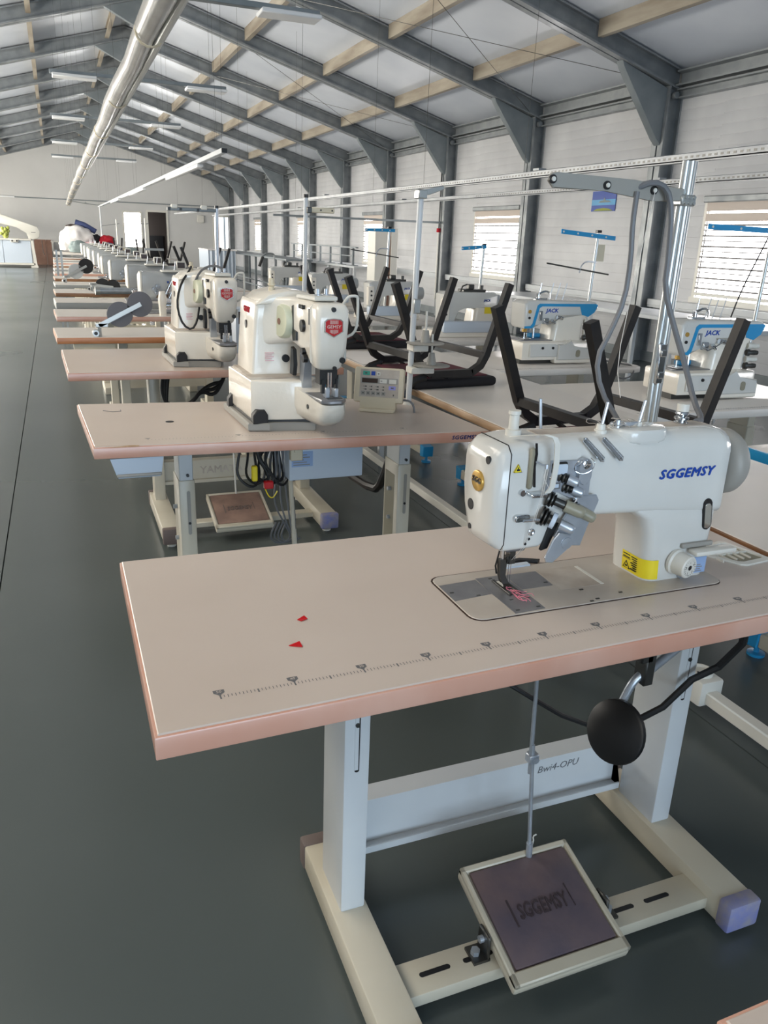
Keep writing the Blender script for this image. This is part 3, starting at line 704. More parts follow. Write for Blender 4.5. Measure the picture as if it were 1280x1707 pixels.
mb.prism([(0.019*math.cos(a)*(1.0 if math.cos(a) > 0 else 0.95), 0.0165*math.sin(a)*(1 if math.sin(a) > 0 else 1.1)) for a in [k*2*PI/20 for k in range(20)]], 'x', -0.003, 0.003, 0.0015, 2); bdg = obj('badge', mb, 'gold', fp)
mb = MB(); mb.text('SGG', (0.5994, 1.073, 0.966), (0, -1, 0), (0, 0, 1), 0.0135, 0.0002, 0.0007, spacing=1.1); obj('badge_letters', mb, 'gunmetal', fp)
# handwheel at the right end
mb = MB(); mb.lathe((1.078, 1.078, 0.962), (1, 0, 0), [(0, 0.0), (0, 0.036), (0.012, 0.036), (0.014, 0.05), (0.022, 0.059), (0.030, 0.061), (0.042, 0.0605), (0.050, 0.056), (0.054, 0.044), (0.046, 0.03), (0.05, 0.012), (0.05, 0.0)], 40)
obj('handwheel', mb, 'grey_p', m1)
# lettering
mb = MB(); mb.text('SGGEMSY', (0.983, 1.0208, 0.9635), (1, 0, 0), (0, 0, 1), 0.0225, 0.0009, 0.0004, 0.22, width=0.120, spacing=1.12); obj('lettering', mb, 'logo', m1)
mb = MB(); mb.prism([(0.6335, 0.991), (0.6475, 0.991), (0.6405, 1.004)], 'y', 1.0165, 1.019); tri = obj('warning_triangle', mb, 'yellow', m1)
mb = MB(); mb.tube([(0.6335, 1.0163, 0.991), (0.6475, 1.0163, 0.991), (0.6405, 1.0163, 1.004)], 0.0006, 4, closed=True); mb.box((0.638, 1.0158, 0.9935), (0.6435, 1.0164, 0.9965)); mb.box((0.640, 1.0158, 0.996), (0.6415, 1.0164, 0.9995)); obj('triangle_mark', mb, 'black', tri)
# take-up slot, guard strap, guides
mb = MB(); mb.box((0.658, 1.012, 0.962), (0.668, 1.0185, 1.030), 0.003); obj('slot_recess', mb, 'olive', m1)
mb = MB(); mb.tube([(0.6665, 1.0125, 1.037), (0.669, 1.0125, 1.02), (0.6672, 1.0125, 1.0), (0.6705, 1.0125, 0.966)], 0.0022, 6); obj('takeup_slot', mb, 'black', m1)
mb = MB(); mb.tube([(0.668, 1.012, 1.008), (0.676, 1.004, 1.004), (0.681, 1.000, 1.003)], 0.0016, 6); mb.cyl((0.681, 1.0, 0.999), (0.681, 1.0, 1.006), 0.003, n=8); obj('takeup_lever', mb, 'satin', m1)
mb = MB()
path = [(0.645, 1.05, 1.040), (0.660, 1.015, 1.050), (0.675, 0.999, 1.053), (0.688, 0.996, 1.049), (0.694, 0.996, 1.038), (0.696, 0.996, 1.005), (0.694, 0.998, 0.968), (0.690, 1.003, 0.957)]
mb.loft([[(x-0.0045, y, z), (x+0.0045, y-0.001, z), (x+0.0045, y+0.0015, z+0.0005), (x-0.0045, y+0.002, z+0.0005)] for x, y, z in path]); obj('thread_guard', mb, 'lt_p', m1)
mb = MB(); mb.box((0.661, 1.0, 0.951), (0.690, 1.018, 0.957), 0.0015); mb.cyl((0.651, 1.012, 0.957), (0.651, 1.019, 0.957), 0.0052, n=12); mb.cyl((0.660, 1.013, 0.957), (0.660, 1.018, 0.957), 0.002, n=8); obj('guide_bracket', mb, 'chrome', m1)
mb = MB(); mb.prism(rrect(0.655, 0.914, 0.0145, 0.006, 0.0058, 4), 'y', 1.0125, 1.018, 0.001); mb.cyl((0.652, 1.006, 0.913), (0.680, 1.003, 0.913), 0.0026, n=10); mb.cyl((0.646, 1.009, 0.914), (0.646, 1.014, 0.914), 0.004, n=12); obj('thread_guide', mb, 'chrome', m1)
# tension devices
def tension(name, b, tip, r0, r1, mk, knob_len=0.55):
    b = Vector(b); tip = Vector(tip); d = (tip-b); L = d.length; d.normalize()
    mb = MB(); mb.lathe(b - d*0.004, d, [(0, 0), (0, r0), (0.003, r0), (0.004, r0*0.6), (0.007, r0*0.95), (0.009, r0*0.95), (0.010, r0*0.6), (0.013, r0*0.85), (0.014, r0*0.5), (L*0.5, r0*0.5), (L*0.5, 0)], 20)
    o = obj(name, mb, 'gunmetal', m1)
    mb = MB(); mb.lathe(b + d*(L*(1-knob_len)), d, [(0, 0), (0, r1), (L*knob_len*0.75, r1*0.95), (L*knob_len*0.93, r1*0.8), (L*knob_len, r1*0.55), (L*knob_len, 0.0035), (L*knob_len-0.004, 0.0035), (L*knob_len-0.004, 0)], 18); obj('knob', mb, mk, o)
tension('tension_dial', (0.703, 1.016, 0.943), (0.752, 0.986, 0.922), 0.0135, 0.0105, 'olive')
tension('tension_dial', (0.745, 1.012, 0.927), (0.776, 0.988, 0.910), 0.012, 0.0098, 'olive', 0.8)
tension('tension_dial', (0.694, 1.016, 0.914), (0.735, 0.984, 0.896), 0.0165, 0.0085, 'satin', 0.45)
mb = MB(); mb.lathe((0.703, 1.004, 0.911), Vector((0.041, -0.032, -0.018)), [(0, 0), (0, 0.0135), (0.007, 0.0135), (0.007, 0.0)], 22); obj('tension_disc', mb, 'blue_grey', m1)
for b, tp in (((0.724, 1.018, 0.977), (0.744, 1.0, 0.970)), ((0.733, 1.018, 0.959), (0.757, 1.0, 0.951))): tension('small_tension_dial', b, tp, 0.0095, 0.0085, 'satin', 0.6)
mb = MB(); mb.prism([(0.694, 0.955), (0.718, 0.953), (0.742, 0.940), (0.756, 0.94), (0.756, 1.003), (0.700, 1.006)], 'y', 1.0165, 1.020, 0.001); obj('tension_plate', mb, 'satin', m1)
mb = MB(); mb.prism(rrect(0.7165, 0.993, 0.0145, 0.010, 0.004, 3), 'y', 1.0145, 1.018, 0.001); sb = obj('slide_button', mb, 'black', m1)
mb = MB(); mb.prism(rrect(0.7185, 0.991, 0.0125, 0.0085, 0.004, 3), 'y', 1.013, 1.016, 0.001); obj('button_face', mb, 'blue_grey', sb)
mb = MB(); mb.box((0.703, 1.0155, 0.958), (0.721, 1.0168, 0.969)); obj('plate_symbol', mb, 'print', m1)
mb = MB(); mb.box((0.706, 1.0150, 0.9605), (0.718, 1.0160, 0.9665)); obj('plate_symbol', mb, 'blue_grey', m1)
for x, y, z, r in ((0.703, 1.0145, 0.977, 0.0042), (0.676, 1.0145, 0.888, 0.0062), (0.742, 1.011, 0.905, 0.0048), (0.752, 1.011, 0.940, 0.0048)):
    mb = MB(); mb.lathe((x, 1.018, z), (0, -1, 0), [(0, 0), (0, r), (1.018-y-0.001, r), (1.018-y, r*0.7), (1.018-y-0.001, r*0.3), (1.018-y-0.001, 0)], 14); obj('screw', mb, 'chrome', m1)
mb = MB(); mb.cyl((0.673, 1.0165, 0.876), (0.673, 1.0185, 0.876), 0.0024, n=10); mb.cyl((0.667, 1.0165, 0.868), (0.667, 1.0185, 0.868), 0.0024, n=10); obj('small_hole', mb, 'black', m1)
mb = MB(); mb.prism(rrect(0.762, 0.985, 0.012, 0.022, 0.0115, 5), 'y', 1.008, 1.022, 0.002); mb.box((0.752, 1.010, 0.93), (0.774, 1.02, 0.985)); ep = obj('eyelet_plate', mb, 'satin', m1)
mb = MB(); mb.lathe((0.762, 1.009, 0.998), (0, -1, 0), [(0, 0.007), (0.002, 0.0075), (0.003, 0.005), (0.003, 0)], 16); obj('eyelet_screw', mb, 'chrome', ep)
mb = MB(); mb.tube([(0.748, 1.014, 0.994), (0.752, 1.004, 1.003), (0.745, 0.999, 1.010), (0.735, 1.003, 1.002), (0.739, 1.008, 0.988), (0.752, 1.0, 0.984), (0.765, 0.995, 0.992), (0.772, 1.0, 1.004), (0.762, 1.0, 1.011)], 0.0007, 5, smooth=2); obj('guide_wire', mb, 'chrome', ep)
for (xa, za), (xb, zb) in (((0.7660, 1.0340), (0.790, 1.0045)), ((0.803, 1.0325), (0.827, 1.0035))):
    mb = MB(); d = Vector((xb-xa, 0, zb-za)).normalized(); pn = Vector((-d.z, 0, d.x))
    a = Vector((xa, 1.026, za)); b = Vector((xb, 1.006, zb))
    mb.tube([a + pn*0.0035, b + pn*0.0040, b + d*0.004, b - pn*0.0040, a - pn*0.0035, a - d*0.003], 0.0013, 6, closed=True); mb.tube([b, b+Vector((0, 0.02, -0.002))], 0.0018, 6)
    mb.loft([[a+pn*0.0035, a-pn*0.0035, a-pn*0.0035+Vector((0, 0.0008, 0)), a+pn*0.0035+Vector((0, 0.0008, 0))], [b+pn*0.004, b-pn*0.004, b-pn*0.004+Vector((0, 0.0008, 0)), b+pn*0.004+Vector((0, 0.0008, 0))]]); obj('thread_hook', mb, 'chrome', m1)
mb = MB(); mb.prism([(0.754, 0.946), (0.790, 0.944), (0.796, 0.934), (0.779, 0.893), (0.769, 0.857), (0.748, 0.859), (0.715, 0.878), (0.732, 0.908)], 'y', 1.008, 1.014, 0.0015); obj('chrome_cover', mb, 'satin', m1)
mb = MB(); mb.prism([(0.719, 0.888), (0.709, 0.876), (0.697, 0.846), (0.7, 0.838), (0.712, 0.836), (0.738, 0.856), (0.744, 0.870), (0.742, 0.882)], 'y', 1.0, 1.0045, 0.0012); mb.lathe((0.735, 1.003, 0.868), (0, -1, 0), [(0, 0), (0, 0.011), (0.0045, 0.010), (0.0055, 0)], 18); obj('winder_lever', mb, 'satin', m1)
mb = MB(); mb.prism([(0.712, 0.905), (0.724, 0.900), (0.707, 0.858), (0.695, 0.855)], 'y', 1.012, 1.019); obj('lever_slot', mb, 'black', m1)
# needles, presser bar and foot
mb = MB(); mb.box((0.664, 1.07, 0.835), (0.672, 1.085, 0.86)); mb.cyl((0.668, 1.085, 0.862), (0.6685, 1.085, 0.795), 0.0036, n=10); nb_ = obj('presser_bar', mb, 'chrome', m1)
mb = MB(); mb.box((0.6665, 1.072, 0.83), (0.706, 1.092, 0.846), 0.003); mb.box((0.676, 1.066, 0.846), (0.70, 1.085, 0.859), 0.003); obj('needle_clamp', mb, 'plate_g', m1)
mb = MB(); mb.box((0.679, 1.078, 0.806), (0.690, 1.092, 0.832)); mb.box((0.674, 1.08, 0.808), (0.682, 1.09, 0.82)); mb.cyl((0.686, 1.074, 0.816), (0.686, 1.096, 0.816), 0.003, n=8); obj('needle_bar', mb, 'gunmetal', m1)
for x in (0.6835, 0.6875):
    mb = MB(); mb.cyl((x, 1.086, 0.81), (x, 1.086, TZ+0.004), 0.0009, 0.0005, n=6); obj('needle', mb, 'chrome', m1)
mb = MB(); mb.loft([[(0.662, 1.08, 0.815), (0.676, 1.08, 0.815), (0.676, 1.09, 0.815), (0.662, 1.09, 0.815)], [(0.664, 1.08, 0.785), (0.675, 1.08, 0.785), (0.675, 1.09, 0.785), (0.664, 1.09, 0.785)], [(0.670, 1.078, 0.770), (0.682, 1.078, 0.770), (0.682, 1.092, 0.770), (0.670, 1.092, 0.770)], [(0.668, 1.07, TZ+0.005), (0.688, 1.07, TZ+0.005), (0.688, 1.10, TZ+0.005), (0.668, 1.10, TZ+0.005)]])
for x in (0.664, 0.682): mb.box((x, 1.045, TZ+0.0037), (x+0.007, 1.108, TZ+0.0065), 0.001)
obj('presser_foot', mb, 'gunmetal', m1)
mb = MB(); mb.tube([(0.6645, 1.089, 0.83), (0.6605, 1.092, 0.80), (0.6635, 1.092, 0.785)], 0.0016, 6); obj('lift_lever', mb, 'black', m1)
mb = MB()
rp_ = random.Random(4)
for k in range(11):
    x, y = 0.676+rp_.uniform(-0.004, 0.004), 1.072-0.004*k; pts = [(x, y, TZ+0.0045)]
    for q in range(4): x += rp_.uniform(-0.004, 0.008); y += rp_.uniform(-0.012, 0.003); pts.append((x, max(y, 0.995), TZ+0.0045+rp_.uniform(0, 0.005)))
    mb.tube(pts, 0.0006, 4, smooth=1)
obj('pink_thread_ends', mb, 'pink', m1)
mb = MB()
for a, b, c in (((0.681, 1.0, 1.002), (0.676, 0.999, 0.954), (0.668, 1.002, 0.912)), ((0.684, 0.999, 1.0), (0.679, 0.999, 0.954), (0.671, 1.002, 0.912)), ((0.668, 1.002, 0.912), (0.664, 1.02, 0.86), (0.6835, 1.08, 0.812)), ((0.671, 1.002, 0.912), (0.668, 1.02, 0.86), (0.6875, 1.08, 0.812)), ((0.681, 1.0, 1.0), (0.677, 0.999, 0.985), (0.688, 0.998, 0.967))): mb.tube([a, b, c], 0.0005, 4)
obj('needle_thread', mb, 'thread', m1)
mb = MB(); mb.prism([(0.705, 1.158), (0.712, 1.172), (0.765, 1.182), (0.80, 1.165), (0.792, 1.16), (0.76, 1.172), (0.72, 1.163)], 'z', TZ+0.001, TZ+0.007); obj('bed_lever', mb, 'black', m1)
mb = MB(); mb.box((0.72, 1.150, TZ+0.001), (0.77, 1.163, TZ+0.006)); obj('bed_lever_plate', mb, 'blue_grey', m1)
# right side: sight glass, stitch dial, lever, labels
mb = MB(); mx = Matrix.Translation((1.046, 1.0215, 0.882)) @ Matrix.Rotation(math.radians(-8), 4, 'Y'); mb.mx = mx
mb.prism(rrect(0, 0, 0.0095, 0.030, 0.0094, 5), 'y', -0.002, 0.002, 0.001); sg = obj('oil_sight_frame', mb, 'black', m1)
mb = MB(mx); mb.prism(rrect(0, -0.003, 0.007, 0.0245, 0.0069, 5), 'y', -0.003, 0.001, 0.001); obj('sight_glass', mb, 'glass_o', sg)
mb = MB(); mb.lathe((0.990, 1.024, 0.797), (0.22, -0.97, -0.06), [(0, 0), (0, 0.023), (0.006, 0.024), (0.009, 0.021), (0.012, 0.0215), (0.032, 0.0205), (0.034, 0.0185), (0.034, 0.0)], 28); sd = obj('stitch_dial', mb, 'lt_p', m1)
dn = Vector((0.22, -0.97, -0.06)).normalized(); dc = Vector((0.990, 1.024, 0.797)) + dn*0.0342; dx = Vector((0, 0, 1)).cross(dn).normalized() * -1; dx = Vector((0.975, 0.222, 0)).normalized(); dz = dx.cross(dn) * -1; dz = Vector((0, 0, 1))
mb = MB(); mb.cyl(dc, dc + dn*0.0006, 0.0046, n=14)
for k in range(20):
    a = k*2*PI/20; p = dc + dx*(0.0155*math.cos(a)) + dz*(0.0155*math.sin(a)); q = dc + dx*(0.0130*math.cos(a)) + dz*(0.0130*math.sin(a))
    mb.tube([p + dn*0.0003, q + dn*0.0003], 0.0004, 4)
for k, ch in enumerate('12345'):
    a = math.radians(250-k*72-10); p = dc + dx*(0.0108*math.cos(a)) + dz*(0.0108*math.sin(a)); mb.text(ch, p + dn*0.0004, dx, dz, 0.0062, 0.0001, 0.0001)
obj('dial_marks', mb, 'black', sd)
mb = MB(); mb.box((1.0, 1.012, 0.764), (1.007, 1.022, 0.786), 0.002); obj('dial_lock', mb, 'satin', m1)
mb = MB(); mb.box((0.996, 1.014, 0.822), (1.066, 1.022, 0.831), 0.002); obj('lever_slot_plate', mb, 'grey_p', m1)
mb = MB(); mb.box((1.012, 0.994, 0.812), (1.105, 1.018, 0.821), 0.003, 2); obj('reverse_lever', mb, 'lt_p', m1)
mb = MB(); mb.box((1.006, 1.0205, 0.768), (1.063, 1.0225, 0.799)); lb = obj('data_label', mb, 'blue_lab', m1)
mb = MB()
for k in range(4): mb.box((1.010, 1.0200, 0.771+0.004*k), (1.055-0.004*(k % 2), 1.0206, 0.7725+0.004*k))
obj('label_text', mb, 'print_lt', lb)
# yellow warning label wraps the column's left face
mb = MB(); mb.loft([[(x0-0.0008, 1.088, z)] + [(x0+0.022-0.0229*math.cos(a), 1.044-0.0229*math.sin(a), z) for a in [q*PI/12 for q in range(7)]] + [(x0+0.026, 1.0211, z)] for x0, z in ((0.9297, 0.766), (0.927, 0.800), (0.9268, 0.803))], cap=False, closed=False); yl = obj('warning_label', mb, 'yellow', m1)
mb = MB()
for k in range(7): mb.box((0.9252, 1.046, 0.7985-0.004*k), (0.9290, 1.062-0.003*(k % 3), 0.7972-0.004*k))
mb.tube([(0.9280, 1.084, 0.771), (0.9280, 1.066, 0.771), (0.9268, 1.075, 0.785)], 0.0009, 4, closed=True); mb.box((0.9272, 1.0725, 0.774), (0.9295, 1.0775, 0.777))
for k in range(2): mb.box((0.9255, 1.066, 0.799-0.0055*k), (0.9290, 1.084, 0.7975-0.0055*k))
mb.box((0.9268, 1.0642, 0.7895), (0.9285, 1.087, 0.7902))
obj('label_text', mb, 'black', yl)
mb = MB(); mb.cyl((0.9268, 1.088, 0.815), (0.935, 1.088, 0.815), 0.0062, n=14); obj('plug_hole', mb, 'black', m1)
# thread pins on top
for x, y, lean, base in ((0.729, 1.10, (-0.006, 0, 0.052), 0), (0.820, 1.06, (0.008, 0.0, 0.05), 1), (0.895, 1.06, (0.010, 0, 0.05), 1)):
    mb = MB(); mb.cyl((x, y, 1.036), (x+lean[0], y+lean[1], 1.036+lean[2]), 0.0028, n=8); pn_ = obj('thread_pin', mb, 'satin', m1)
    if base:
        mb = MB(); mb.lathe((x, y, 1.034), (0, 0, 1), [(0, 0), (0, 0.011), (0.006, 0.0105), (0.007, 0.008), (0.016, 0.007), (0.016, 0)], 16); obj('pin_base', mb, 'lt_p', pn_)
mb = MB(); mb.lathe((0.663, 1.078, 1.033), (0, 0, 1), [(0, 0), (0, 0.013), (0.012, 0.013), (0.013, 0.0085), (0.036, 0.008), (0.037, 0.010), (0.043, 0.010), (0.043, 0)], 18); obj('tension_post', mb, 'lt_p', m1)
mb = MB(); mb.lathe((1.005, 1.078, 1.036), (0, 0, 1), [(0, 0), (0, 0.012), (0.004, 0.013), (0.006, 0.008), (0.010, 0.013), (0.013, 0.013), (0.014, 0.007), (0.019, 0.012), (0.022, 0.011), (0.024, 0.009), (0.036, 0.009), (0.036, 0.0)], 18); obj('winder_post', mb, 'chrome', m1)
mb = MB(); mb.cyl((1.005, 1.078, 1.060), (1.005, 1.078, 1.073), 0.0105, n=16); obj('winder_cap', mb, 'lt_p', m1)
mb = MB(); mb.box((0.845, 1.06, 1.043), (0.872, 1.072, 1.050), 0.002); mb.box((0.862, 1.05, 1.046), (0.889, 1.056, 1.052), 0.001); mb.cyl((0.85, 1.055, 1.043), (0.85, 1.055, 1.056), 0.004, n=8); obj('winder_parts', mb, 'satin', m1)
mb = MB(); mb.tube([(0.995, 1.05, 1.0375), (1.035, 1.045, 1.038), (1.06, 1.035, 1.03), (1.066, 1.028, 1.015), (1.058, 1.0225, 1.0)], 0.0004, 4, smooth=2); obj('loose_thread', mb, 'thread', m1)
mb = MB(); mb.cyl((1.06, 1.125, 0.90), (1.075, 1.16, TZ+0.002), 0.004, n=8); obj('knee_rest', mb, 'white_p', m1)

# thread stand of the nearest machine: post, arm with eyelets
ts = thing('thread_stand', 'tall aluminium thread stand with grey arm behind the nearest machine', 'thread stand', (1.128, 1.30, TZ))
mb = MB()
for dx_, dy_ in ((-0.009, 0), (0.009, 0), (0, -0.004)): mb.cyl((1.126+dx_, 1.30+dy_, TZ), (1.134+dx_, 1.30+dy_, 1.488), 0.008, n=10)
obj('post', mb, 'alu', ts)
mb = MB(); mb.prism([(0.818, 1.436), (0.824, 1.449), (0.835, 1.4505), (1.0, 1.4475), (1.12, 1.438), (1.122, 1.416), (1.05, 1.413), (0.94, 1.425), (0.83, 1.424)], 'y', 1.288, 1.296, 0.002); ar = obj('arm', mb, 'grey_p', ts)
for x, z in ((0.825, 1.4385), (0.941, 1.4345), (1.047, 1.4315)):
    mb = MB(); mb.lathe((x, 1.2885, z), (0, -1, 0), [(0, 0), (0, 0.0075), (0.004, 0.0075), (0.004, 0.0035), (0.0041, 0)], 18); e_ = obj('eyelet', mb, 'black', ar)
    mb = MB(); mb.lathe((x, 1.284, z), (0, -1, 0), [(0, 0.0015), (0, 0.0042), (0.002, 0.0040), (0.002, 0.0015)], 14); obj('eyelet_ring', mb, 'lt_p', e_)
mb = MB(); mb.box((1.112, 1.283, 1.408), (1.148, 1.318, 1.428), 0.003)
for x in (1.12, 1.13, 1.14):
    for z in (1.413, 1.423): mb.cyl((x, 1.279, z), (x, 1.285, z), 0.003, n=8)
obj('post_clamp', mb, 'alu', ts)
mb = MB(); mb.box((1.116, 1.288, 1.065), (1.138, 1.295, 1.150), 0.004); mb.box((1.119, 1.284, 1.078), (1.135, 1.29, 1.092), 0.002); mb.box((1.119, 1.284, 1.122), (1.135, 1.29, 1.137), 0.002); obj('post_joint', mb, 'chrome', ts)
tag(obj('motor_cable', MB().tube([(1.008, 1.285, 1.427), (1.003, 1.28, 1.37), (1.01, 1.28, 1.31), (1.008, 1.28, 1.235), (0.985, 1.28, 1.175), (0.955, 1.275, 1.125), (0.962, 1.26, 1.065), (0.985, 1.22, 1.01), (0.975, 1.17, 0.985)], 0.005, 8, smooth=1), 'cable'), 'grey cable hanging down from the middle of the grey thread-stand arm', 'cable')
tag(obj('motor_cable', MB().tube([(1.015, 1.292, 1.435), (1.035, 1.275, 1.446), (1.065, 1.272, 1.436), (1.082, 1.272, 1.40), (1.09, 1.272, 1.32), (1.092, 1.272, 1.257), (1.112, 1.255, 1.19), (1.13, 1.225, 1.115), (1.125, 1.18, 1.05), (1.095, 1.12, 1.03), (1.05, 1.09, 1.036)], 0.0055, 8, smooth=1), 'cable'), 'grey cable looping over the arm and down beside the tall post', 'cable')
tag(obj('hanging_thread', MB().tube([(1.047, 1.283, 1.429), (0.99, 1.24, 1.25), (0.93, 1.18, 1.13), (0.90, 1.12, 1.08)], 0.0007, 4, smooth=1), 'thread'), 'white thread slanting from the grey arm to the near machine', 'thread')
# corner of the table in front
t0 = thing('sewing_table', 'corner of another sewing table at the bottom right of the view', 'table', (1.0, 0.1, 0))
tabletop(t0, [(0.455, -0.24), (1.66, -0.24), (1.66, 0.328), (0.43, 0.318)], TZ, 0.036, 'top', 'edge')
for x0, x1 in ((0.76, 0.81), (1.5, 1.55)): leg_with_slot(t0, x0, x1, 0.06, 0.18, 0.075, 0.725, 'white_p'); foot_bar(t0, x0-0.012, x1+0.012, -0.2, 0.27, 0.016, 0.076, 'cream')
# ================================================================== second table and the bartack machines
t2 = thing('sewing_table', 'second table from the front, cream top with chipped front corner, under the nearer bartack machine', 'table', (0.64, 2.5, 0))
tabletop(t2, [(0.049, 2.238), (1.247, 2.165), (1.215, 2.735), (0.022, 2.850)], TZ, 0.036, 'top', 'edge')
for x0, x1, n_ in ((0.300, 0.352, 0), (1.062, 1.112, 1)):
    mb = MB(); mb.box((x0, 2.47, 0.0), (x1, 2.60, 0.575), 0.004, 2); lg = obj('leg', mb, 'cream', t2)
    mb = MB(); mb.box((x0+0.004, 2.474, 0.55), (x1-0.004, 2.595, 0.724), 0.003); obj('inner_leg', mb, 'white_p', lg)
    xc = (x0+x1)/2+0.004
    mb = MB(); mb.prism(rrect(xc, 0.465, 0.0055, 0.075, 0.0054, 4), 'y', 2.468, 2.473); obj('adjust_slot', mb, 'grey_p', lg)
    mb = MB(); mb.cyl((xc, 2.466, 0.43), (xc, 2.47, 0.43), 0.0045, n=10); mb.cyl((xc, 2.466, 0.592), (xc, 2.475, 0.592), 0.005, n=10); obj('bolt', mb, 'black', lg)
    mb = MB(); mb.cyl((x0-0.012, 2.535, 0.47), (x0, 2.535, 0.47), 0.008, n=6); mb.cyl((x0-0.01, 2.535, 0.36), (x0, 2.535, 0.36), 0.008, n=6); obj('side_bolt', mb, 'satin', lg)
    if n_ == 1:
        mb = MB(); mb.box((x0-0.001, 2.50, 0.03), (x0+0.002, 2.585, 0.53)); obj('leg_opening', mb, 'olive', lg)
    foot_bar(t2, x0-0.012, x1+0.012, 2.24, 2.84, 0.016, 0.07, 'cream')
mb = MB()
for k in range(4): 
    x = 0.20+0.26*k; mb.prism([(x-0.008, 2.318-0.055*(x-0.05)), (x+0.008, 2.318-0.055*(x-0.05)), (x, 2.305-0.055*(x-0.05))], 'z', TZ, TZ+0.0004)
for k in range(80):
    x = 0.2+0.01*k; y = 2.300-0.055*(x-0.05); mb.box((x-0.0006, y-0.003, TZ), (x+0.0006, y+0.003, TZ+0.0003))
obj('ruler_print', mb, 'print_lt', t2)
mb = MB(); mb.text('SGGEMSY', (1.158, 2.1698, 0.742), (1, -0.06, 0), (0, 0, 1), 0.017, 0.0006, 0.0004, 0.2, width=0.090, spacing=1.12); obj('lettering', mb, 'navy', t2)
mb = MB(); mb.cyl((0.288, 2.512, TZ-0.001), (0.288, 2.512, TZ+0.0006), 0.013, n=16); obj('cable_hole', mb, 'black', t2)
mb = MB(); mb.loft([[(0.052, 2.250, TZ+0.0002), (0.052, 2.2385, TZ-0.004), (0.10, 2.236, TZ-0.003), (0.10, 2.244, TZ+0.0003)], [(0.16, 2.238, TZ+0.0002), (0.16, 2.231, TZ-0.0025), (0.17, 2.2305, TZ-0.0025), (0.17, 2.235, TZ+0.0003)]]); obj('chipped_edge', mb, 'wood', t2)
mb = MB(); mb.tube([(0.10, 2.72, TZ+0.0008), (0.13, 2.695, TZ+0.0008), (0.155, 2.70, TZ+0.0008), (0.155, 2.72, TZ+0.0008)], 0.0012, 4); obj('pen_mark', mb, 'print', t2)
# things under the second table
t = thing('drawer_tray', 'pale blue steel drawer hung under the left end of the second table', 'drawer', (0.15, 2.33, 0.66))
mb = MB(); mb.loft([[(0.09, 2.24, 0.7225), (0.235, 2.24, 0.7225), (0.235, 2.42, 0.7225), (0.09, 2.42, 0.7225)], [(0.104, 2.245, 0.675), (0.228, 2.245, 0.675), (0.228, 2.42, 0.675), (0.104, 2.42, 0.675)], [(0.11, 2.25, 0.662), (0.224, 2.25, 0.662), (0.224, 2.42, 0.662), (0.11, 2.42, 0.662)]]); obj('drawer_body', mb, 'blue_grey', t)
mb = MB(); mb.box((0.105, 2.236, 0.668), (0.228, 2.246, 0.676), 0.002); obj('drawer_lip', mb, 'grey_p', t)
t = thing('control_box', 'pale blue steel control box hung under the second table', 'control box', (0.75, 2.36, 0.58))
mb = MB(); mb.box((0.632, 2.35, 0.584), (0.882, 2.66, 0.7225), 0.005, 2); cbx = obj('box_body', mb, 'blue_grey', t)
mb = MB(); mb.box((0.64, 2.3488, 0.63), (0.71, 2.351, 0.68)); pl_ = obj('box_label', mb, 'blue_lab', cbx)
mb = MB()
for k in range(5): mb.box((0.645, 2.348, 0.635+0.008*k), (0.70-0.01*(k % 3), 2.349, 0.638+0.008*k))
obj('label_text', mb, 'print_lt', cbx)
mb = MB(); mb.box((0.632, 2.33, 0.655), (0.672, 2.35, 0.7225), 0.003); mb.cyl((0.652, 2.322, 0.69), (0.652, 2.332, 0.69), 0.009, n=14); obj('switch_block', mb, 'beige_p', cbx)
t = thing('cable_bundle', 'tangle of black cables with yellow and red plugs under the second table', 'cables', (0.57, 2.40, 0.72))
for k in range(7):
    a = k*0.9; mb = MB(); x = 0.50+0.016*k
    mb.tube([(x, 2.42, 0.7225), (x-0.02+0.02*math.sin(a), 2.40, 0.66), (x-0.05*math.cos(a)*0.6, 2.39, 0.60), (x+0.02, 2.385+0.01*math.sin(a), 0.555+0.01*(k % 3)), (x+0.05, 2.40, 0.585), (x+0.045+0.01*math.sin(a), 2.42, 0.65), (0.62, 2.44, 0.7225)], 0.0045, 6, smooth=2); obj('cable', mb, 'cable_b', t)
mb = MB(); mb.box((0.517, 2.37, 0.585), (0.535, 2.39, 0.635), 0.003); obj('yellow_plug', mb, 'yellow', t)
mb = MB(); mb.box((0.556, 2.37, 0.556), (0.586, 2.39, 0.582), 0.003); obj('red_plug', mb, 'red', t)
mb = MB(); mb.tube([(0.56, 2.38, 0.556), (0.57, 2.375, 0.53), (0.585, 2.375, 0.523), (0.60, 2.38, 0.545)], 0.002, 5, smooth=2); obj('yellow_wire', mb, 'yellow', t)
for k in range(4):
    mb = MB(); x = 0.60+0.012*k
    mb.tube([(x, 2.42, 0.70), (x+0.004, 2.40, 0.60), (x-0.01+0.012*k, 2.40, 0.50), (x+0.03, 2.40, 0.42-0.02*k), (x+0.06, 2.42, 0.36), (x+0.02, 2.45, 0.33), (x-0.02, 2.42, 0.37), (x+0.0, 2.40, 0.43)], 0.003, 6, smooth=2); obj('thin_cable', mb, 'cable', t)
t = thing('treadle_rod', 'cream pull rod hanging by the cables under the second table', 'rod', (0.63, 2.40, 0.31))
mb = MB(); mb.cyl((0.642, 2.40, 0.7225), (0.662, 2.40, 0.34), 0.0075, n=10); mb.cyl((0.664, 2.40, 0.40), (0.668, 2.40, 0.31), 0.005, n=8); obj('rod_tube', mb, 'cream', t)
mb = MB(); mb.box((0.652, 2.388, 0.305), (0.678, 2.412, 0.325), 0.002); mb.cyl((0.645, 2.40, 0.313), (0.655, 2.40, 0.313), 0.008, n=8); obj('rod_clamp', mb, 'lt_p', t)

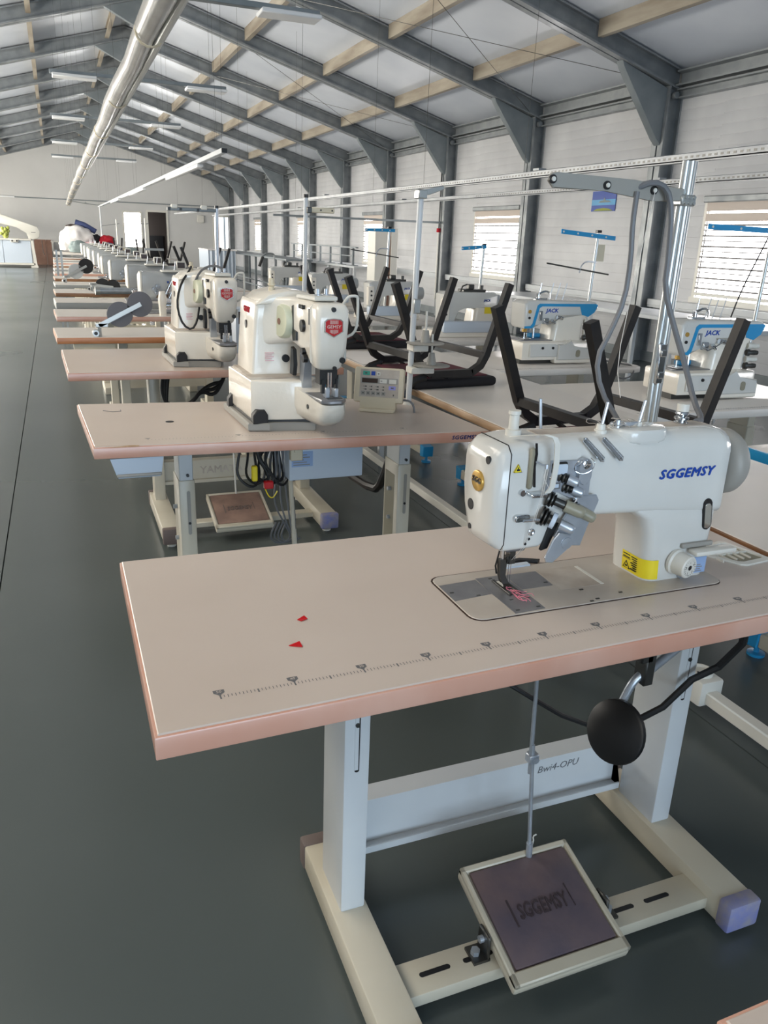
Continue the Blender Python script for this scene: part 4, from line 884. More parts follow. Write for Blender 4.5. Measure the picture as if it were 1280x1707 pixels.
def bartack(loc_label):
    """box base with a forward nose, tall column, arm with side wheel and a shield badge on the head; built where the nearer one stands"""
    m = thing('bartack_machine', loc_label, 'sewing machine', (0.62, 2.45, TZ))
    mb = MB(); mb.prism([(0.497, 2.322), (0.560, 2.308), (0.575, 2.318), (0.700, 2.288), (0.722, 2.35), (0.74, 2.64), (0.487, 2.66)], 'z', TZ+0.0005, TZ+0.026, 0.004); obj('base_pan', mb, 'grey_p', m)
    mb = MB(); mb.prism([(0.512, 2.345), (0.575, 2.33), (0.69, 2.302), (0.716, 2.36), (0.73, 2.63), (0.500, 2.645)], 'z', TZ+0.024, TZ+0.034); obj('gasket', mb, 'black', m)
    mb = MB(); mb.prism([(0.513, 2.348), (0.536, 2.330), (0.690, 2.303), (0.718, 2.355), (0.73, 2.62), (0.502, 2.635)], 'z', TZ+0.032, TZ+0.152, 0.006, 2); bs = obj('base', mb, 'head_c', m)
    mb = MB(); mb.box((0.512, 2.36, TZ+0.148), (0.70, 2.62, TZ+0.158), 0.004); obj('base_lid', mb, 'head_dust', bs)
    # nose
    def nsec(y, x0, x1, zb, zt):
        xc = (x0+x1)/2; hw = (x1-x0)/2
        return [(xc+hw*a, y, zt if b else zb+(zt-zb)*c_) for a, b, c_ in ((-1, 1, 0), (-1, 0, 0.45), (-0.85, 0, 0.18), (-0.5, 0, 0.03), (0, 0, 0), (0.5, 0, 0.03), (0.85, 0, 0.18), (1, 0, 0.45), (1, 1, 0))]
    mb = MB(); mb.loft([nsec(2.40, 0.60, 0.715, 0.795, 0.902), nsec(2.31, 0.64, 0.735, 0.795, 0.895), nsec(2.22, 0.655, 0.74, 0.797, 0.884), nsec(2.17, 0.662, 0.745, 0.802, 0.878), nsec(2.135, 0.668, 0.742, 0.82, 0.874), nsec(2.122, 0.682, 0.732, 0.848, 0.872)]); obj('nose', mb, 'head_c', m, sharp=50)
    mb = MB(); mb.prism([(0.622, 2.43), (0.655, 2.25), (0.668, 2.13), (0.690, 2.115), (0.725, 2.115), (0.745, 2.14), (0.74, 2.25), (0.71, 2.43)], 'z', 0.876, 0.888, 0.003); tp = obj('nose_plate', mb, 'plate_g', m)
    mb = MB(); mb.box((0.69, 2.14, 0.887), (0.735, 2.19, 0.8895)); obj('needle_slot', mb, 'gunmetal', tp)
    mb = MB(); mb.box((0.690, 2.205, 0.825), (0.6925, 2.206, 0.85)); mb.cyl((0.652, 2.22, 0.852), (0.657, 2.22, 0.852), 0.007, n=10); obj('nose_latch', mb, 'gunmetal', m)
    # column and arm
    def ysec(y, x0, x1, z0, z1, r): return [(x, y, z) for x, z in rrect((x0+x1)/2, (z0+z1)/2, (x1-x0)/2, (z1-z0)/2, r, 3)]
    mb = MB(); mb.loft([sec_xy(0.532, 0.755, 2.418, 2.64, 0.912, 0.010), sec_xy(0.538, 0.755, 2.422, 2.64, 1.00, 0.010), sec_xy(0.544, 0.755, 2.424, 2.64, 1.08, 0.012), sec_xy(0.547, 0.755, 2.420, 2.64, 1.125, 0.012), sec_xy(0.553, 0.752, 2.425, 2.635, 1.138, 0.012)]); cl = obj('column', mb, 'head_c', m, sharp=50)
    mb = MB(); mb.loft([ysec(2.56, 0.552, 0.75, 1.0, 1.142, 0.014), ysec(2.43, 0.56, 0.752, 1.005, 1.148, 0.016), ysec(2.405, 0.60, 0.753, 1.018, 1.153, 0.018), ysec(2.36, 0.638, 0.755, 1.022, 1.158, 0.02), ysec(2.25, 0.654, 0.755, 1.0, 1.155, 0.02), ysec(2.205, 0.655, 0.755, 0.975, 1.150, 0.018)]); obj('arm', mb, 'head_c', m, sharp=50)
    mb = MB(); mb.prism([(0.548, 1.128), (0.75, 1.135), (0.71, 1.166), (0.645, 1.172), (0.585, 1.158)], 'y', 2.405, 2.63, 0.010, 2); obj('top_hood', mb, 'head_c', m)
    # head cover, tapering to the needle
    def hsec(z, x0, x1, y0): return [(x, y, z) for x, y in rrect((x0+x1)/2, (y0+2.225)/2, (x1-x0)/2, (2.225-y0)/2, 0.016, 3)]
    mb = MB(); mb.loft([hsec(0.968, 0.672, 0.735, 2.165), hsec(0.975, 0.664, 0.740, 2.158), hsec(1.03, 0.660, 0.752, 2.152), hsec(1.10, 0.658, 0.757, 2.150), hsec(1.135, 0.659, 0.757, 2.152), hsec(1.148, 0.664, 0.752, 2.160), hsec(1.152, 0.672, 0.745, 2.170)]); hd = obj('head_cover', mb, 'head_c', m, sharp=50)
    for x, z, r in ((0.7085, 1.137, 0.0068), (0.7365, 0.996, 0.0085), (0.714, 0.974, 0.0055)):
        mb = MB(); mb.cyl((x, 2.1485, z), (x, 2.156, z), r, n=16); obj('plug_hole', mb, 'black', hd)
    shp = [(0.6835, 1.104), (0.690, 1.109), (0.708, 1.111), (0.726, 1.109), (0.7325, 1.104), (0.7325, 1.078), (0.708, 1.064), (0.6835, 1.078)]
    mb = MB(); mb.prism([(0.708+(x-0.708)*1.12, 1.088+(z-1.088)*1.12) for x, z in shp], 'y', 2.146, 2.153); bd = obj('shield_badge', mb, 'chrome', m)
    mb = MB(); mb.prism(shp, 'y', 2.1448, 2.147); obj('shield_face', mb, 'red', bd)
    mb = MB(); mb.text('GEMSY', (0.708, 2.1446, 1.0905), (1, 0, 0), (0, 0, 1), 0.0125, 0.0, 0.0004, width=0.041)
    for k in range(7):
        x = 0.697+0.0037*k; mb.box((x-0.0007, 2.1442, 1.0985), (x+0.0007, 2.1449, 1.1085)); mb.box((x-0.0007, 2.1442, 1.071+0.0012*abs(k-3)), (x+0.0007, 2.1449, 1.083))
    obj('shield_letters', mb, 'lt_p', bd)
    # side wheel on the arm, dials
    mb = MB(); mb.lathe((0.662, 2.39, 1.082), (-1, -0.22, 0.02), [(0, 0), (0, 0.050), (0.004, 0.053), (0.046, 0.050), (0.052, 0.045), (0.053, 0.010), (0.053, 0)], 30); wh = obj('side_wheel', mb, 'wheel_c', m)
    mb = MB(); mb.lathe((0.6095, 2.3785, 1.083), (-1, -0.22, 0.02), [(0, 0), (0, 0.0095), (0.001, 0.0095), (0.001, 0)], 16); obj('wheel_bore', mb, 'cardboard', wh)
    mb = MB(); mb.prism([(2.30, 1.035), (2.335, 1.03), (2.345, 1.06), (2.345, 1.13), (2.33, 1.135), (2.33, 1.065), (2.30, 1.06)], 'x', 0.640, 0.655); obj('wheel_cover', mb, 'black', m)
    for y, z, r in ((2.262, 1.082, 0.018), (2.27, 1.135, 0.006), (2.255, 1.135, 0.006), (2.285, 1.135, 0.006), (2.255, 1.01, 0.010), (2.243, 0.99, 0.012)):
        mb = MB(); mb.cyl((0.645, y, z), (0.658, y, z), r, n=14); obj('tension_knob', mb, 'black', m)
    mb = MB(); mb.box((0.6535, 2.208, 1.09), (0.658, 2.215, 1.135)); obj('thread_slot', mb, 'black', m)
    # column marks
    mb = MB(); mb.cyl((0.5395, 2.53, 1.06), (0.5475, 2.53, 1.06), 0.013, n=14); obj('plug_hole', mb, 'black', cl)
    mb = MB(); mb.cyl((0.640, 2.412, 0.966), (0.640, 2.424, 0.966), 0.012, n=16); obj('plug_hole', mb, 'black', cl)
    mb = MB(); mb.text('GEMSY', (0.5448, 2.53, 1.105), (0, -1, 0), (0, 0, 1), 0.026, 0.0002, 0.0012, width=0.085); obj('side_letters', mb, 'red_cl', cl)
    mb = MB()
    for k in range(5): mb.box((0.575, 2.4185, 0.958+0.006*k), (0.603-0.006*(k % 2), 2.4235, 0.9592+0.006*k))
    obj('small_print', mb, 'pink', cl)
    # hinge pad, needle parts
    for x, y in ((0.512, 2.33), (0.49, 2.60)):
        mb = MB(); mb.prism([(x, TZ+0.024), (x+0.046, TZ+0.024), (x+0.046, TZ+0.05), (x+0.036, TZ+0.066), (x+0.012, TZ+0.066), (x, TZ+0.05)], 'y', y-0.015, y+0.02, 0.003); obj('rubber_hinge', mb, 'rubber', m)
    mb = MB(); mb.box((0.675, 2.17, 0.925), (0.728, 2.215, 0.968)); mb.box((0.68, 2.165, 0.90), (0.69, 2.18, 0.94)); mb.box((0.722, 2.165, 0.895), (0.728, 2.18, 0.94)); obj('needle_block', mb, 'black', m)
    mb = MB(); mb.cyl((0.708, 2.165, 0.96), (0.708, 2.165, 0.888), 0.003, n=8); mb.cyl((0.70, 2.168, 0.96), (0.70, 2.168, 0.91), 0.004, n=8); obj('needle_bar', mb, 'chrome', m)
    mb = MB(); mb.box((0.688, 2.155, 0.888), (0.702, 2.18, 0.918), 0.002); mb.box((0.716, 2.155, 0.888), (0.728, 2.18, 0.915), 0.002); obj('work_clamp', mb, 'satin', m)
    mb = MB(); mb.loft([[(0.66, 2.30, 0.885), (0.69, 2.30, 0.885), (0.69, 2.33, 0.885), (0.66, 2.33, 0.885)], [(0.662, 2.27, 1.0), (0.68, 2.27, 1.0), (0.68, 2.33, 1.0), (0.662, 2.33, 1.0)]]); obj('clamp_arm', mb, 'satin', m)
    mb = MB(); mb.prism([(2.335, 0.925), (2.375, 0.925), (2.36, 1.01), (2.335, 1.005), (2.325, 0.96)], 'x', 0.641, 0.653, 0.002); obj('thread_solenoid', mb, 'black', m)
    mb = MB(); mb.tube([(0.752, 2.20, 1.148), (0.758, 2.19, 1.163), (0.766, 2.185, 1.172), (0.786, 2.18, 1.173), (0.79, 2.18, 1.165), (0.79, 2.18, 1.095), (0.782, 2.185, 1.068), (0.762, 2.20, 1.055)], 0.0042, 8, smooth=1); obj('lever_guard', mb, 'lt_p', m)
    mb = MB(); mb.prism([(0.648, 2.32), (0.742, 2.31), (0.742, 2.22), (0.672, 2.215)], 'z', 1.155, 1.168, 0.003); obj('bobbin_winder', mb, 'lt_p', m)
    for x, y in ((0.695, 2.26), (0.725, 2.275)):
        mb = MB(); mb.lathe((x, y, 1.166), (0, 0, 1), [(0, 0), (0, 0.013), (0.004, 0.013), (0.005, 0.006), (0.02, 0.005), (0.02, 0)], 14); obj('winder_spindle', mb, 'satin', m)
    mb = MB(); mb.lathe((0.618, 2.50, 1.158), (0, 0, 1), [(0, 0), (0, 0.010), (0.015, 0.010), (0.018, 0.006), (0.024, 0.012), (0.028, 0.012), (0.029, 0.008), (0.04, 0.009), (0.044, 0.005), (0.044, 0)], 16); obj('thread_tensioner', mb, 'beige_p', m)
    mb = MB(); mb.cyl((0.762, 2.21, 1.02), (0.762, 2.21, 0.985), 0.006, n=10); obj('lift_pin', mb, 'lt_p', m)
    return m
bt1 = bartack('nearer cream bartack machine with a bright red shield badge, beside the control panel')
bt2 = dup(bt1, (0.565, 3.72, TZ), 0.0, 'farther cream bartack machine with a dull red badge and black cable loop', None)
tag(obj('machine_cable', MB().tube([(0.565, 3.77, 1.185), (0.54, 3.70, 1.16), (0.50, 3.64, 1.12), (0.478, 3.63, 1.06), (0.475, 3.62, 1.00), (0.495, 3.61, 0.94), (0.53, 3.60, 0.92), (0.555, 3.60, 0.96), (0.565, 3.60, 1.02)], 0.005, 8, smooth=1), 'cable_b'), 'black cable looped over the left flank of the farther bartack machine', 'cable')
tag(obj('machine_cable', MB().tube([(0.56, 3.66, 1.12), (0.575, 3.62, 1.165), (0.605, 3.60, 1.19), (0.64, 3.58, 1.195), (0.665, 3.56, 1.185), (0.68, 3.55, 1.165)], 0.005, 8, smooth=1), 'cable'), 'grey cable arched over the arm of the farther bartack machine', 'cable')

# control panel on the second table
cp = thing('keypad_unit', 'beige keypad control panel standing on the second table', 'control panel', (1.0, 2.53, TZ), math.radians(-30))
mb = MB(Matrix.Rotation(math.radians(-14), 4, 'X')); 
mb.box((-0.086, -0.02, 0.028), (0.086, 0.025, 0.148), 0.006, 2); pb_ = obj('panel_body', mb, 'beige_p', cp, world=False)
mb = MB(); mb.box((-0.062, -0.035, 0.0), (0.062, 0.05, 0.012), 0.003); mb.box((-0.062, -0.012, 0.006), (0.062, 0.04, 0.05)); obj('panel_foot', mb, 'beige_p', cp, world=False)
PM = Matrix.Rotation(math.radians(-14), 4, 'X')
def pbox(x0, x1, z0, z1, mt, name, d=0.0012):
    mb = MB(PM); mb.box((x0, -0.02-d, z0), (x1, -0.0195, z1)); return obj(name, mb, mt, pb_, world=False)
pbox(-0.066, 0.070, 0.045, 0.141, 'head_dust', 'keypad_face', 0.0006)
pbox(-0.062, 0.066, 0.092, 0.112, 'grey_p', 'display_strip', 0.0009)
pbox(-0.059, -0.004, 0.0945, 0.1095, 'lcd', 'display')
pbox(0.003, 0.028, 0.0945, 0.1085, 'lt_p', 'key'); pbox(0.036, 0.061, 0.0945, 0.1085, 'lt_p', 'key')
pbox(-0.057, -0.033, 0.120, 0.134, 'teal', 'key'); pbox(-0.028, -0.014, 0.120, 0.134, 'logo', 'key'); pbox(-0.009, 0.004, 0.120, 0.132, 'lt_p', 'key')
for k in range(5): pbox(-0.060+0.0178*k, -0.046+0.0178*k, 0.052, 0.065, 'grey_p', 'key')
pbox(0.036, 0.060, 0.073, 0.086, 'violet', 'key')
mb = MB(PM)
for r_ in range(2):
    for k in range(4): mb.box((-0.054+0.021*k, -0.0212, 0.0705+0.010*r_), (-0.052+0.021*k, -0.0198, 0.0725+0.010*r_)); mb.box((-0.049+0.021*k, -0.0212, 0.0695+0.010*r_), (-0.041+0.021*k-0.002*(k % 2), -0.0198, 0.0735+0.010*r_))
for k in range(5): mb.box((-0.056+0.0178*k, -0.0216, 0.0565), (-0.050+0.0178*k, -0.0198, 0.0605))
mb.box((0.006, -0.0216, 0.1005), (0.012, -0.0198, 0.1030)); mb.box((0.043, -0.0216, 0.0775), (0.053, -0.0198, 0.0815)); mb.box((-0.05, -0.0216, 0.125), (-0.042, -0.0198, 0.129)); mb.box((-0.0055, -0.0216, 0.124), (0.0005, -0.0198, 0.1275)); mb.box((0.052, -0.0210, 0.052), (0.056, -0.0198, 0.058))
obj('key_symbols', mb, 'gunmetal', pb_, world=False)['kind'] = 'stuff'
tag(obj('panel_cable', MB().tube([(1.082, 2.50, 0.80), (1.10, 2.485, 0.80), (1.112, 2.475, 0.785), (1.114, 2.472, TZ)], 0.0038, 8, smooth=1), 'cable'), 'short grey lead running from the control panel into a hole in the table', 'cable')

# thread stand posts of the left row
def pole(name, label, x, y, z0, z1, m='white_p', r=0.0105):
    t = thing(name, label, 'thread stand', (x, y, z0))
    mb = MB(); mb.cyl((x, y, z0), (x+0.012, y, z1), r, n=12); obj('post', mb, m, t)
    mb = MB(); mb.lathe((x, y, z0), (0, 0, 1), [(0, 0), (0, 0.022), (0.006, 0.02), (0.008, 0.013), (0.008, 0)], 16); obj('post_base', mb, 'lt_p', t)
    mb = MB(); mb.cyl((x+0.012, y, z1-0.002), (x+0.012, y, z1+0.014), r+0.001, n=12); obj('post_cap', mb, 'black', t)
    return t
p2 = pole('thread_stand', 'white thread stand with two cone discs behind the control panel', 1.155, 2.62, TZ, 1.478)
mb = MB(); mb.prism([(1.155, 1.470), (1.19, 1.475), (1.245, 1.495), (1.24, 1.508), (1.185, 1.492), (1.155, 1.49)], 'y', 2.60, 2.612, 0.002); mb.box((1.150, 2.598, 1.462), (1.182, 2.64, 1.49), 0.003); obj('arm', mb, 'alu', p2)
mb = MB(); mb.box((1.150, 2.597, 1.085), (1.176, 2.606, 1.135), 0.003); obj('post_joint', mb, 'alu', p2)
for zc, xo, yo in ((0.985, 0.03, -0.015), (0.905, 0.06, -0.01)):
    xc = 1.165+xo
    mb = MB(); mb.lathe((xc, 2.60+yo, zc-0.006), (0, 0, 1), [(0, 0), (0, 0.02), (0.004, 0.068), (0.006, 0.069), (0.0075, 0.066), (0.008, 0)], 28); dk = obj('cone_disc', mb, 'grey_p', p2)
    mb = MB(); mb.lathe((xc, 2.60+yo, zc+0.002), (0, 0, 1), [(0, 0), (0, 0.018), (0.004, 0.0175), (0.042, 0.011), (0.043, 0)], 18); obj('cone_holder', mb, 'grey_p', dk)
    mb = MB(); mb.cyl((xc, 2.60+yo, zc), (xc, 2.60+yo, zc+0.11), 0.004, n=8); obj('cone_pin', mb, 'lt_p', dk)
    mb = MB(); mb.box((1.145, 2.59+yo, zc-0.03), (xc+0.01, 2.635, zc-0.006), 0.003); obj('disc_bracket', mb, 'lt_p', dk)
p3 = pole('thread_stand', 'pale post with a short grey box arm behind the farther bartack machine', 1.125, 3.90, TZ, 1.505)
mb = MB(); mb.box((1.15, 3.88, 1.438), (1.275, 3.91, 1.462), 0.003); ar_ = obj('arm', mb, 'beige_p', p3)
mb = MB(); mb.box((1.135, 3.87, 1.435), (1.158, 3.92, 1.462), 0.002); obj('arm_clamp', mb, 'gunmetal', ar_)
for x in (1.205, 1.262):
    mb = MB(); mb.cyl((x, 3.877, 1.45), (x, 3.881, 1.45), 0.004, n=8); obj('eyelet', mb, 'black', ar_)
p4 = pole('thread_stand', 'post with a long dark arm reaching left behind the farther bartack machine', 0.898, 5.0, TZ, 1.468, 'satin')
mb = MB(); mb.box((0.625, 4.99, 1.443), (0.905, 5.01, 1.463), 0.002); ar_ = obj('arm', mb, 'gunmetal', p4)
for x in (0.635, 0.70, 0.80):
    mb = MB(); mb.lathe((x, 4.99, 1.453), (0, -1, 0), [(0, 0), (0, 0.008), (0.004, 0.008), (0.004, 0)], 12); obj('eyelet', mb, 'black', ar_)
for x in (0.665, 0.835):
    mb = MB(); mb.box((x-0.018, 4.985, 1.455), (x+0.018, 5.012, 1.48), 0.004); obj('cone_bracket', mb, 'lt_p', ar_)

# ================================================================== rest of the left row
ORD = ['third', 'fourth', 'fifth', 'sixth', 'seventh', 'eighth', 'ninth', 'tenth', 'eleventh', 'twelfth', 'thirteenth', 'fourteenth', 'fifteenth', 'sixteenth']
ROWY = [(3.505, 4.23, 'edge', 'pinkish'), (4.70, 5.20, 'edge_or', 'orange wood'), (5.87, 6.43, 'edge', 'pink'), (7.0, 7.5, 'edge_gy', 'grey'), (8.05, 8.6, 'edge_br', 'worn brown')] + [(9.25+1.15*k, 9.8+1.15*k, ('edge_gy', 'edge_br', 'edge')[k % 3], ('grey', 'brown', 'pinkish')[k % 3]) for k in range(8)]
for k, (y0, y1, me_, cn) in enumerate(ROWY):
    xl = (0.003, -0.034, -0.03, -0.03, -0.03)[k] if k < 5 else -0.03
    t = thing('sewing_table', '%s sewing table of the left row counting from the front, with %s front edge' % (ORD[k], cn), 'table', (0.6, (y0+y1)/2, 0))
    tabletop(t, [(xl, y0), (1.2, y0-0.02), (1.2, y1-0.02), (xl-0.02, y1)], TZ, 0.036 if k != 3 else 0.06, 'top' if k == 0 else 'top_w', me_)
    if k == 0:
        for x0, x1 in ((0.345, 0.395), (1.07, 1.12)):
            leg_with_slot(t, x0, x1, 3.76, 3.86, 0.07, 0.724, 'cream'); foot_bar(t, x0-0.015, x1+0.012, 3.325, 3.93, 0.028, 0.095, 'cream', 'cap_bl' if x0 > 1 else 'cap', True)
        beam(t, 0.395, 1.07, 3.80, 0.165, 0.27, 'cream', 0.02)
        mb = MB(); mb.text('YAMATA', (0.675, 3.799, 0.218), (1, 0, 0), (0, 0, 1), 0.05, 0.0007, 0.0012, width=0.21); obj('embossed_word', mb, 'head_dust', t)
        mb = MB(); mb.box((0.395, 3.48, 0.035), (1.07, 3.54, 0.06), 0.003); obj('treadle_bar', mb, 'cream', t)
        treadle(t, 0.56, 0.825, 3.33, 3.60, 0.075, 0.150, 'cream', 'mat_br', 'SGGEMSY')
        mb = MB(); mb.cyl((0.70, 3.58, 0.155), (0.688, 3.60, 0.724), 0.004, n=8); obj('pull_rod', mb, 'lt_p', t)
        mb = MB(); mb.cyl((0.455, 3.83, TZ-0.001), (0.455, 3.83, TZ+0.001), 0.014, n=14); obj('cable_hole', mb, 'black', t)
    else:
        src = k
        for x0, x1 in ((0.30, 0.35), (1.0, 1.05)):
            mb = MB(); mb.box((x0, (y0+y1)/2, 0.06), (x1, (y0+y1)/2+0.12, 0.72), 0.003); obj('leg', mb, 'cream', t)
            mb = MB(); mb.box((x0-0.01, y0+0.02, 0.0), (x1+0.01, y1, 0.06), 0.004); obj('foot', mb, 'cream', t)
        mb = MB(); mb.box((0.35, (y0+y1)/2+0.05, 0.2), (1.0, (y0+y1)/2+0.08, 0.3)); obj('stretcher', mb, 'cream', t)
# pale wooden drawer under the fourth table's edge
t = thing('drawer_tray', 'pale drawer box hung under the left end of the orange-edged table', 'drawer', (0.11, 4.75, 0.67))
mb = MB(); mb.box((0.05, 4.72, 0.672), (0.27, 4.95, 0.7235), 0.003); obj('drawer_body', mb, 'beige_p', t)
mb = MB(); mb.box((0.10, 4.712, 0.69), (0.22, 4.722, 0.70), 0.002); obj('drawer_lip', mb, 'beige_p', t)
t = thing('cable_bundle', 'coil of black hose hanging under the third table', 'cables', (0.42, 3.62, 0.55))
for k in range(3):
    mb = MB(); mb.tube([(0.40+0.01*k, 3.62, 0.7235), (0.385+0.012*k, 3.61, 0.66), (0.40, 3.60, 0.60-0.012*k), (0.45, 3.60, 0.575-0.01*k), (0.52, 3.60, 0.60), (0.56, 3.61, 0.65), (0.62, 3.62, 0.62+0.03*k), (0.66, 3.63, 0.68), (0.68, 3.64, 0.7235)], 0.009, 7, smooth=2); obj('hose', mb, 'cable_b', t)

# tape reels on bars, at the left ends of some tables
def reel(x, y, label, m1_, m2_, rz, s=1.0, flip=1):
    t = thing('tape_reel', label, 'reel', (x, y, TZ), rz)
    mb = MB(); mb.tube([(0, 0, 0.0), (0, 0, 0.05), (-0.015, 0, 0.07)], 0.012, 8); mb.cyl((-0.02, -0.03, 0.02), (-0.02, 0.02, 0.02), 0.018, n=14); mb.box((-0.02, -0.012, 0.05), (0.05, 0.012, 0.075), 0.004); br = obj('reel_bracket', mb, 'alu', t, world=False)
    mb = MB(); mb.cyl((-0.02, -0.0315, 0.02), (-0.02, -0.03, 0.02), 0.010, n=12); obj('bracket_bore', mb, 'black', br, world=False)
    d = Vector((0.23, 0, 0.118*flip)) if flip > 0 else Vector((0.20, 0, -0.02))
    b0 = Vector((0, -0.012, 0.06)); 
    mb = MB(); n_ = Vector((-d.z, 0, d.x)).normalized()*0.012
    mb.loft([[b0-n_, b0+n_, b0+n_+Vector((0, 0.006, 0)), b0-n_+Vector((0, 0.006, 0))], [b0+d-n_, b0+d+n_, b0+d+n_+Vector((0, 0.006, 0)), b0+d-n_+Vector((0, 0.006, 0))]]); obj('reel_bar', mb, 'alu', t, world=False)
    for f, mm in ((0.50, m1_), (0.98, m2_)):
        c_ = b0 + d*f + Vector((0, 0.012, 0))
        mb = MB(); mb.lathe(c_, (0, 1, 0), [(0, 0), (0, 0.068*s), (0.003, 0.07*s), (0.003, 0)], 32); dk = obj('reel_disc', mb, mm, t, world=False)
        mb = MB(); mb.lathe(c_ + Vector((0, 0.003, 0)), (0, 1, 0), [(0, 0), (0, 0.02), (0.03, 0.02), (0.03, 0)], 14); obj('reel_hub', mb, 'grey_p', dk, world=False)
    return t
reel(0.19, 4.74, 'double tape reel with two dark grey discs at the orange-edged table', 'disc_g', 'disc_g', 0.0)
reel(0.30, 8.35, 'tape reel with black discs low at the left of the rear tables', 'black', 'black', math.radians(-15), 1.0, -1)
reel(0.08, 9.6, 'tape reel with one pale and one black disc behind the black reel', 'grey_m', 'black', math.radians(10), 1.15)
t = thing('guide_rails', 'pair of thin grey upright rails at the left edge of the rear tables', 'rails', (-0.08, 11.2, 0))
for x in (0.0, 0.055):
    mb = MB(); mb.box((x, 11.2, 0.0), (x+0.025, 11.22, 1.06)); obj('rail', mb, 'steel', t)
t = thing('roller_bar', 'long grey roller bar lying across the fifth and sixth rear tables', 'roller', (0.75, 8.0, TZ))
mb = MB(); mb.cyl((0.35, 7.95, 0.79), (1.2, 8.02, 0.79), 0.03, n=14); obj('roller', mb, 'satin', t)
mb = MB(); mb.cyl((0.31, 7.947, 0.79), (0.35, 7.95, 0.79), 0.038, n=14); obj('roller_end', mb, 'alu', t)

def long_arm(label):
    """grey lockstitch machine: face plate left, arm, column right, wheel"""
    m = thing('lockstitch_machine', label, 'sewing machine', (0.70, 6.15, TZ), 0, 'grey machines of the left row')
    y0, y1 = 6.10, 6.21
    mb = MB(); mb.box((0.52, 6.06, TZ), (1.06, 6.25, TZ+0.012), 0.004); obj('bed_plate', mb, 'plate_g', m)
    mb = MB(); mb.loft([sec_yz(0.535, y0+0.02, y1-0.02, 0.88, 1.03, 0.03, 0.02), sec_yz(0.548, y0, y1, 0.86, 1.05, 0.03, 0.015), sec_yz(0.56, y0, y1, 0.86, 1.05, 0.03, 0.015)]); obj('face_plate', mb, 'lt_p', m)
    mb = MB(); mb.loft([sec_yz(0.562, y0, y1, 0.86, 1.05, 0.03, 0.015), sec_yz(0.65, y0, y1, 0.865, 1.052, 0.03, 0.015), sec_yz(0.68, y0+0.005, y1-0.005, 0.91, 1.05, 0.04, 0.02), sec_yz(0.90, y0, y1, 0.91, 1.05, 0.04, 0.02), sec_yz(1.03, y0, y1, 0.89, 1.05, 0.04, 0.02), sec_yz(1.04, y0+0.02, y1-0.02, 0.90, 1.03, 0.03, 0.02)]); obj('arm', mb, 'grey_m', m, sharp=55)
    mb = MB(); mb.loft([sec_xy(0.90, 1.03, y0, y1, TZ+0.01, 0.015), sec_xy(0.89, 1.035, y0, y1, 0.87, 0.015), sec_xy(0.84, 1.035, y0, y1, 0.92, 0.015)]); obj('column', mb, 'grey_m', m, sharp=55)
    mb = MB(); mb.lathe((1.035, 6.155, 0.98), (1, 0, 0), [(0, 0), (0, 0.04), (0.02, 0.062), (0.045, 0.06), (0.05, 0)], 24); obj('handwheel', mb, 'grey_p', m)
    mb = MB()
    for k in range(8): mb.box((0.735+0.016*k, y0-0.001, 0.975), (0.747+0.016*k, y0+0.001, 0.987))
    obj('blurred_lettering', mb, 'logo', m)
    mb = MB(); mb.cyl((0.60, y0+0.05, 0.86), (0.60, y0+0.05, TZ+0.012), 0.006, n=8); mb.box((0.58, y0+0.03, 0.81), (0.625, y0+0.07, 0.85), 0.004); obj('needle_bar', mb, 'chrome', m)
    for x, z in ((0.64, 0.93), (0.665, 0.95), (0.655, 0.905)):
        mb = MB(); mb.lathe((x, y0, z), (0.2, -1, 0), [(0, 0), (0, 0.016), (0.012, 0.016), (0.013, 0.009), (0.03, 0.008), (0.03, 0)], 14); obj('tension_dial', mb, 'satin', m)
    mb = MB(); mb.box((0.70, 6.06, 1.05), (0.88, 6.20, 1.062), 0.004); obj('top_cover', mb, 'lt_p', m)
    mb = MB(); mb.box((0.955, 6.07, 1.02), (1.03, 6.10, 1.09), 0.004); sc_ = obj('screen_box', mb, 'lt_p', m)
    mb = MB(); mb.box((0.962, 6.068, 1.035), (1.022, 6.072, 1.08)); obj('screen', mb, 'lcd', sc_)
    for x in (0.72, 0.80):
        mb = MB(); mb.cyl((x, 6.17, 1.06), (x+0.01, 6.17, 1.12), 0.003, n=6); obj('thread_pin', mb, 'satin', m)
    return m
la = long_arm('grey lockstitch machine on the fifth table, beside the dark reel discs')
la['group'] = 'grey machines of the left row'
for k in range(3, 13):
    y0, y1, _, _ = ROWY[k]
    dup(la, (0.64-0.012*(k % 3)+ (0.06 if k == 3 else 0), (y0+y1)/2+0.03, TZ), 0.0, 'grey lockstitch machine with pale face plate on the %s table of the left row' % ORD[k])
# puller head on the fifth table
t = thing('tape_puller', 'slim cream puller head with metal rollers in front of the fifth table machine', 'puller', (0.72, 5.95, TZ))
mb = MB(); mb.loft([sec_xy(0.655, 0.70, 5.93, 5.99, TZ, 0.012), sec_xy(0.65, 0.71, 5.92, 6.0, 0.87, 0.016), sec_xy(0.66, 0.70, 5.93, 5.99, 0.925, 0.016)]); obj('puller_body', mb, 'head_c', t, sharp=55)
mb = MB(); mb.cyl((0.70, 5.95, 0.90), (0.75, 5.95, 1.0), 0.012, n=10); mb.cyl((0.73, 5.96, 0.88), (0.775, 5.96, 0.99), 0.012, n=10); mb.cyl((0.70, 5.94, 0.83), (0.79, 5.94, 0.83), 0.02, n=12); mb.box((0.70, 5.94, 0.80), (0.78, 5.99, 0.88), 0.004); obj('puller_rollers', mb, 'chrome', t)
mb = MB(); mb.box((0.756, 5.93, 0.90), (0.775, 5.95, 0.93), 0.002); obj('red_mark', mb, 'red', t)
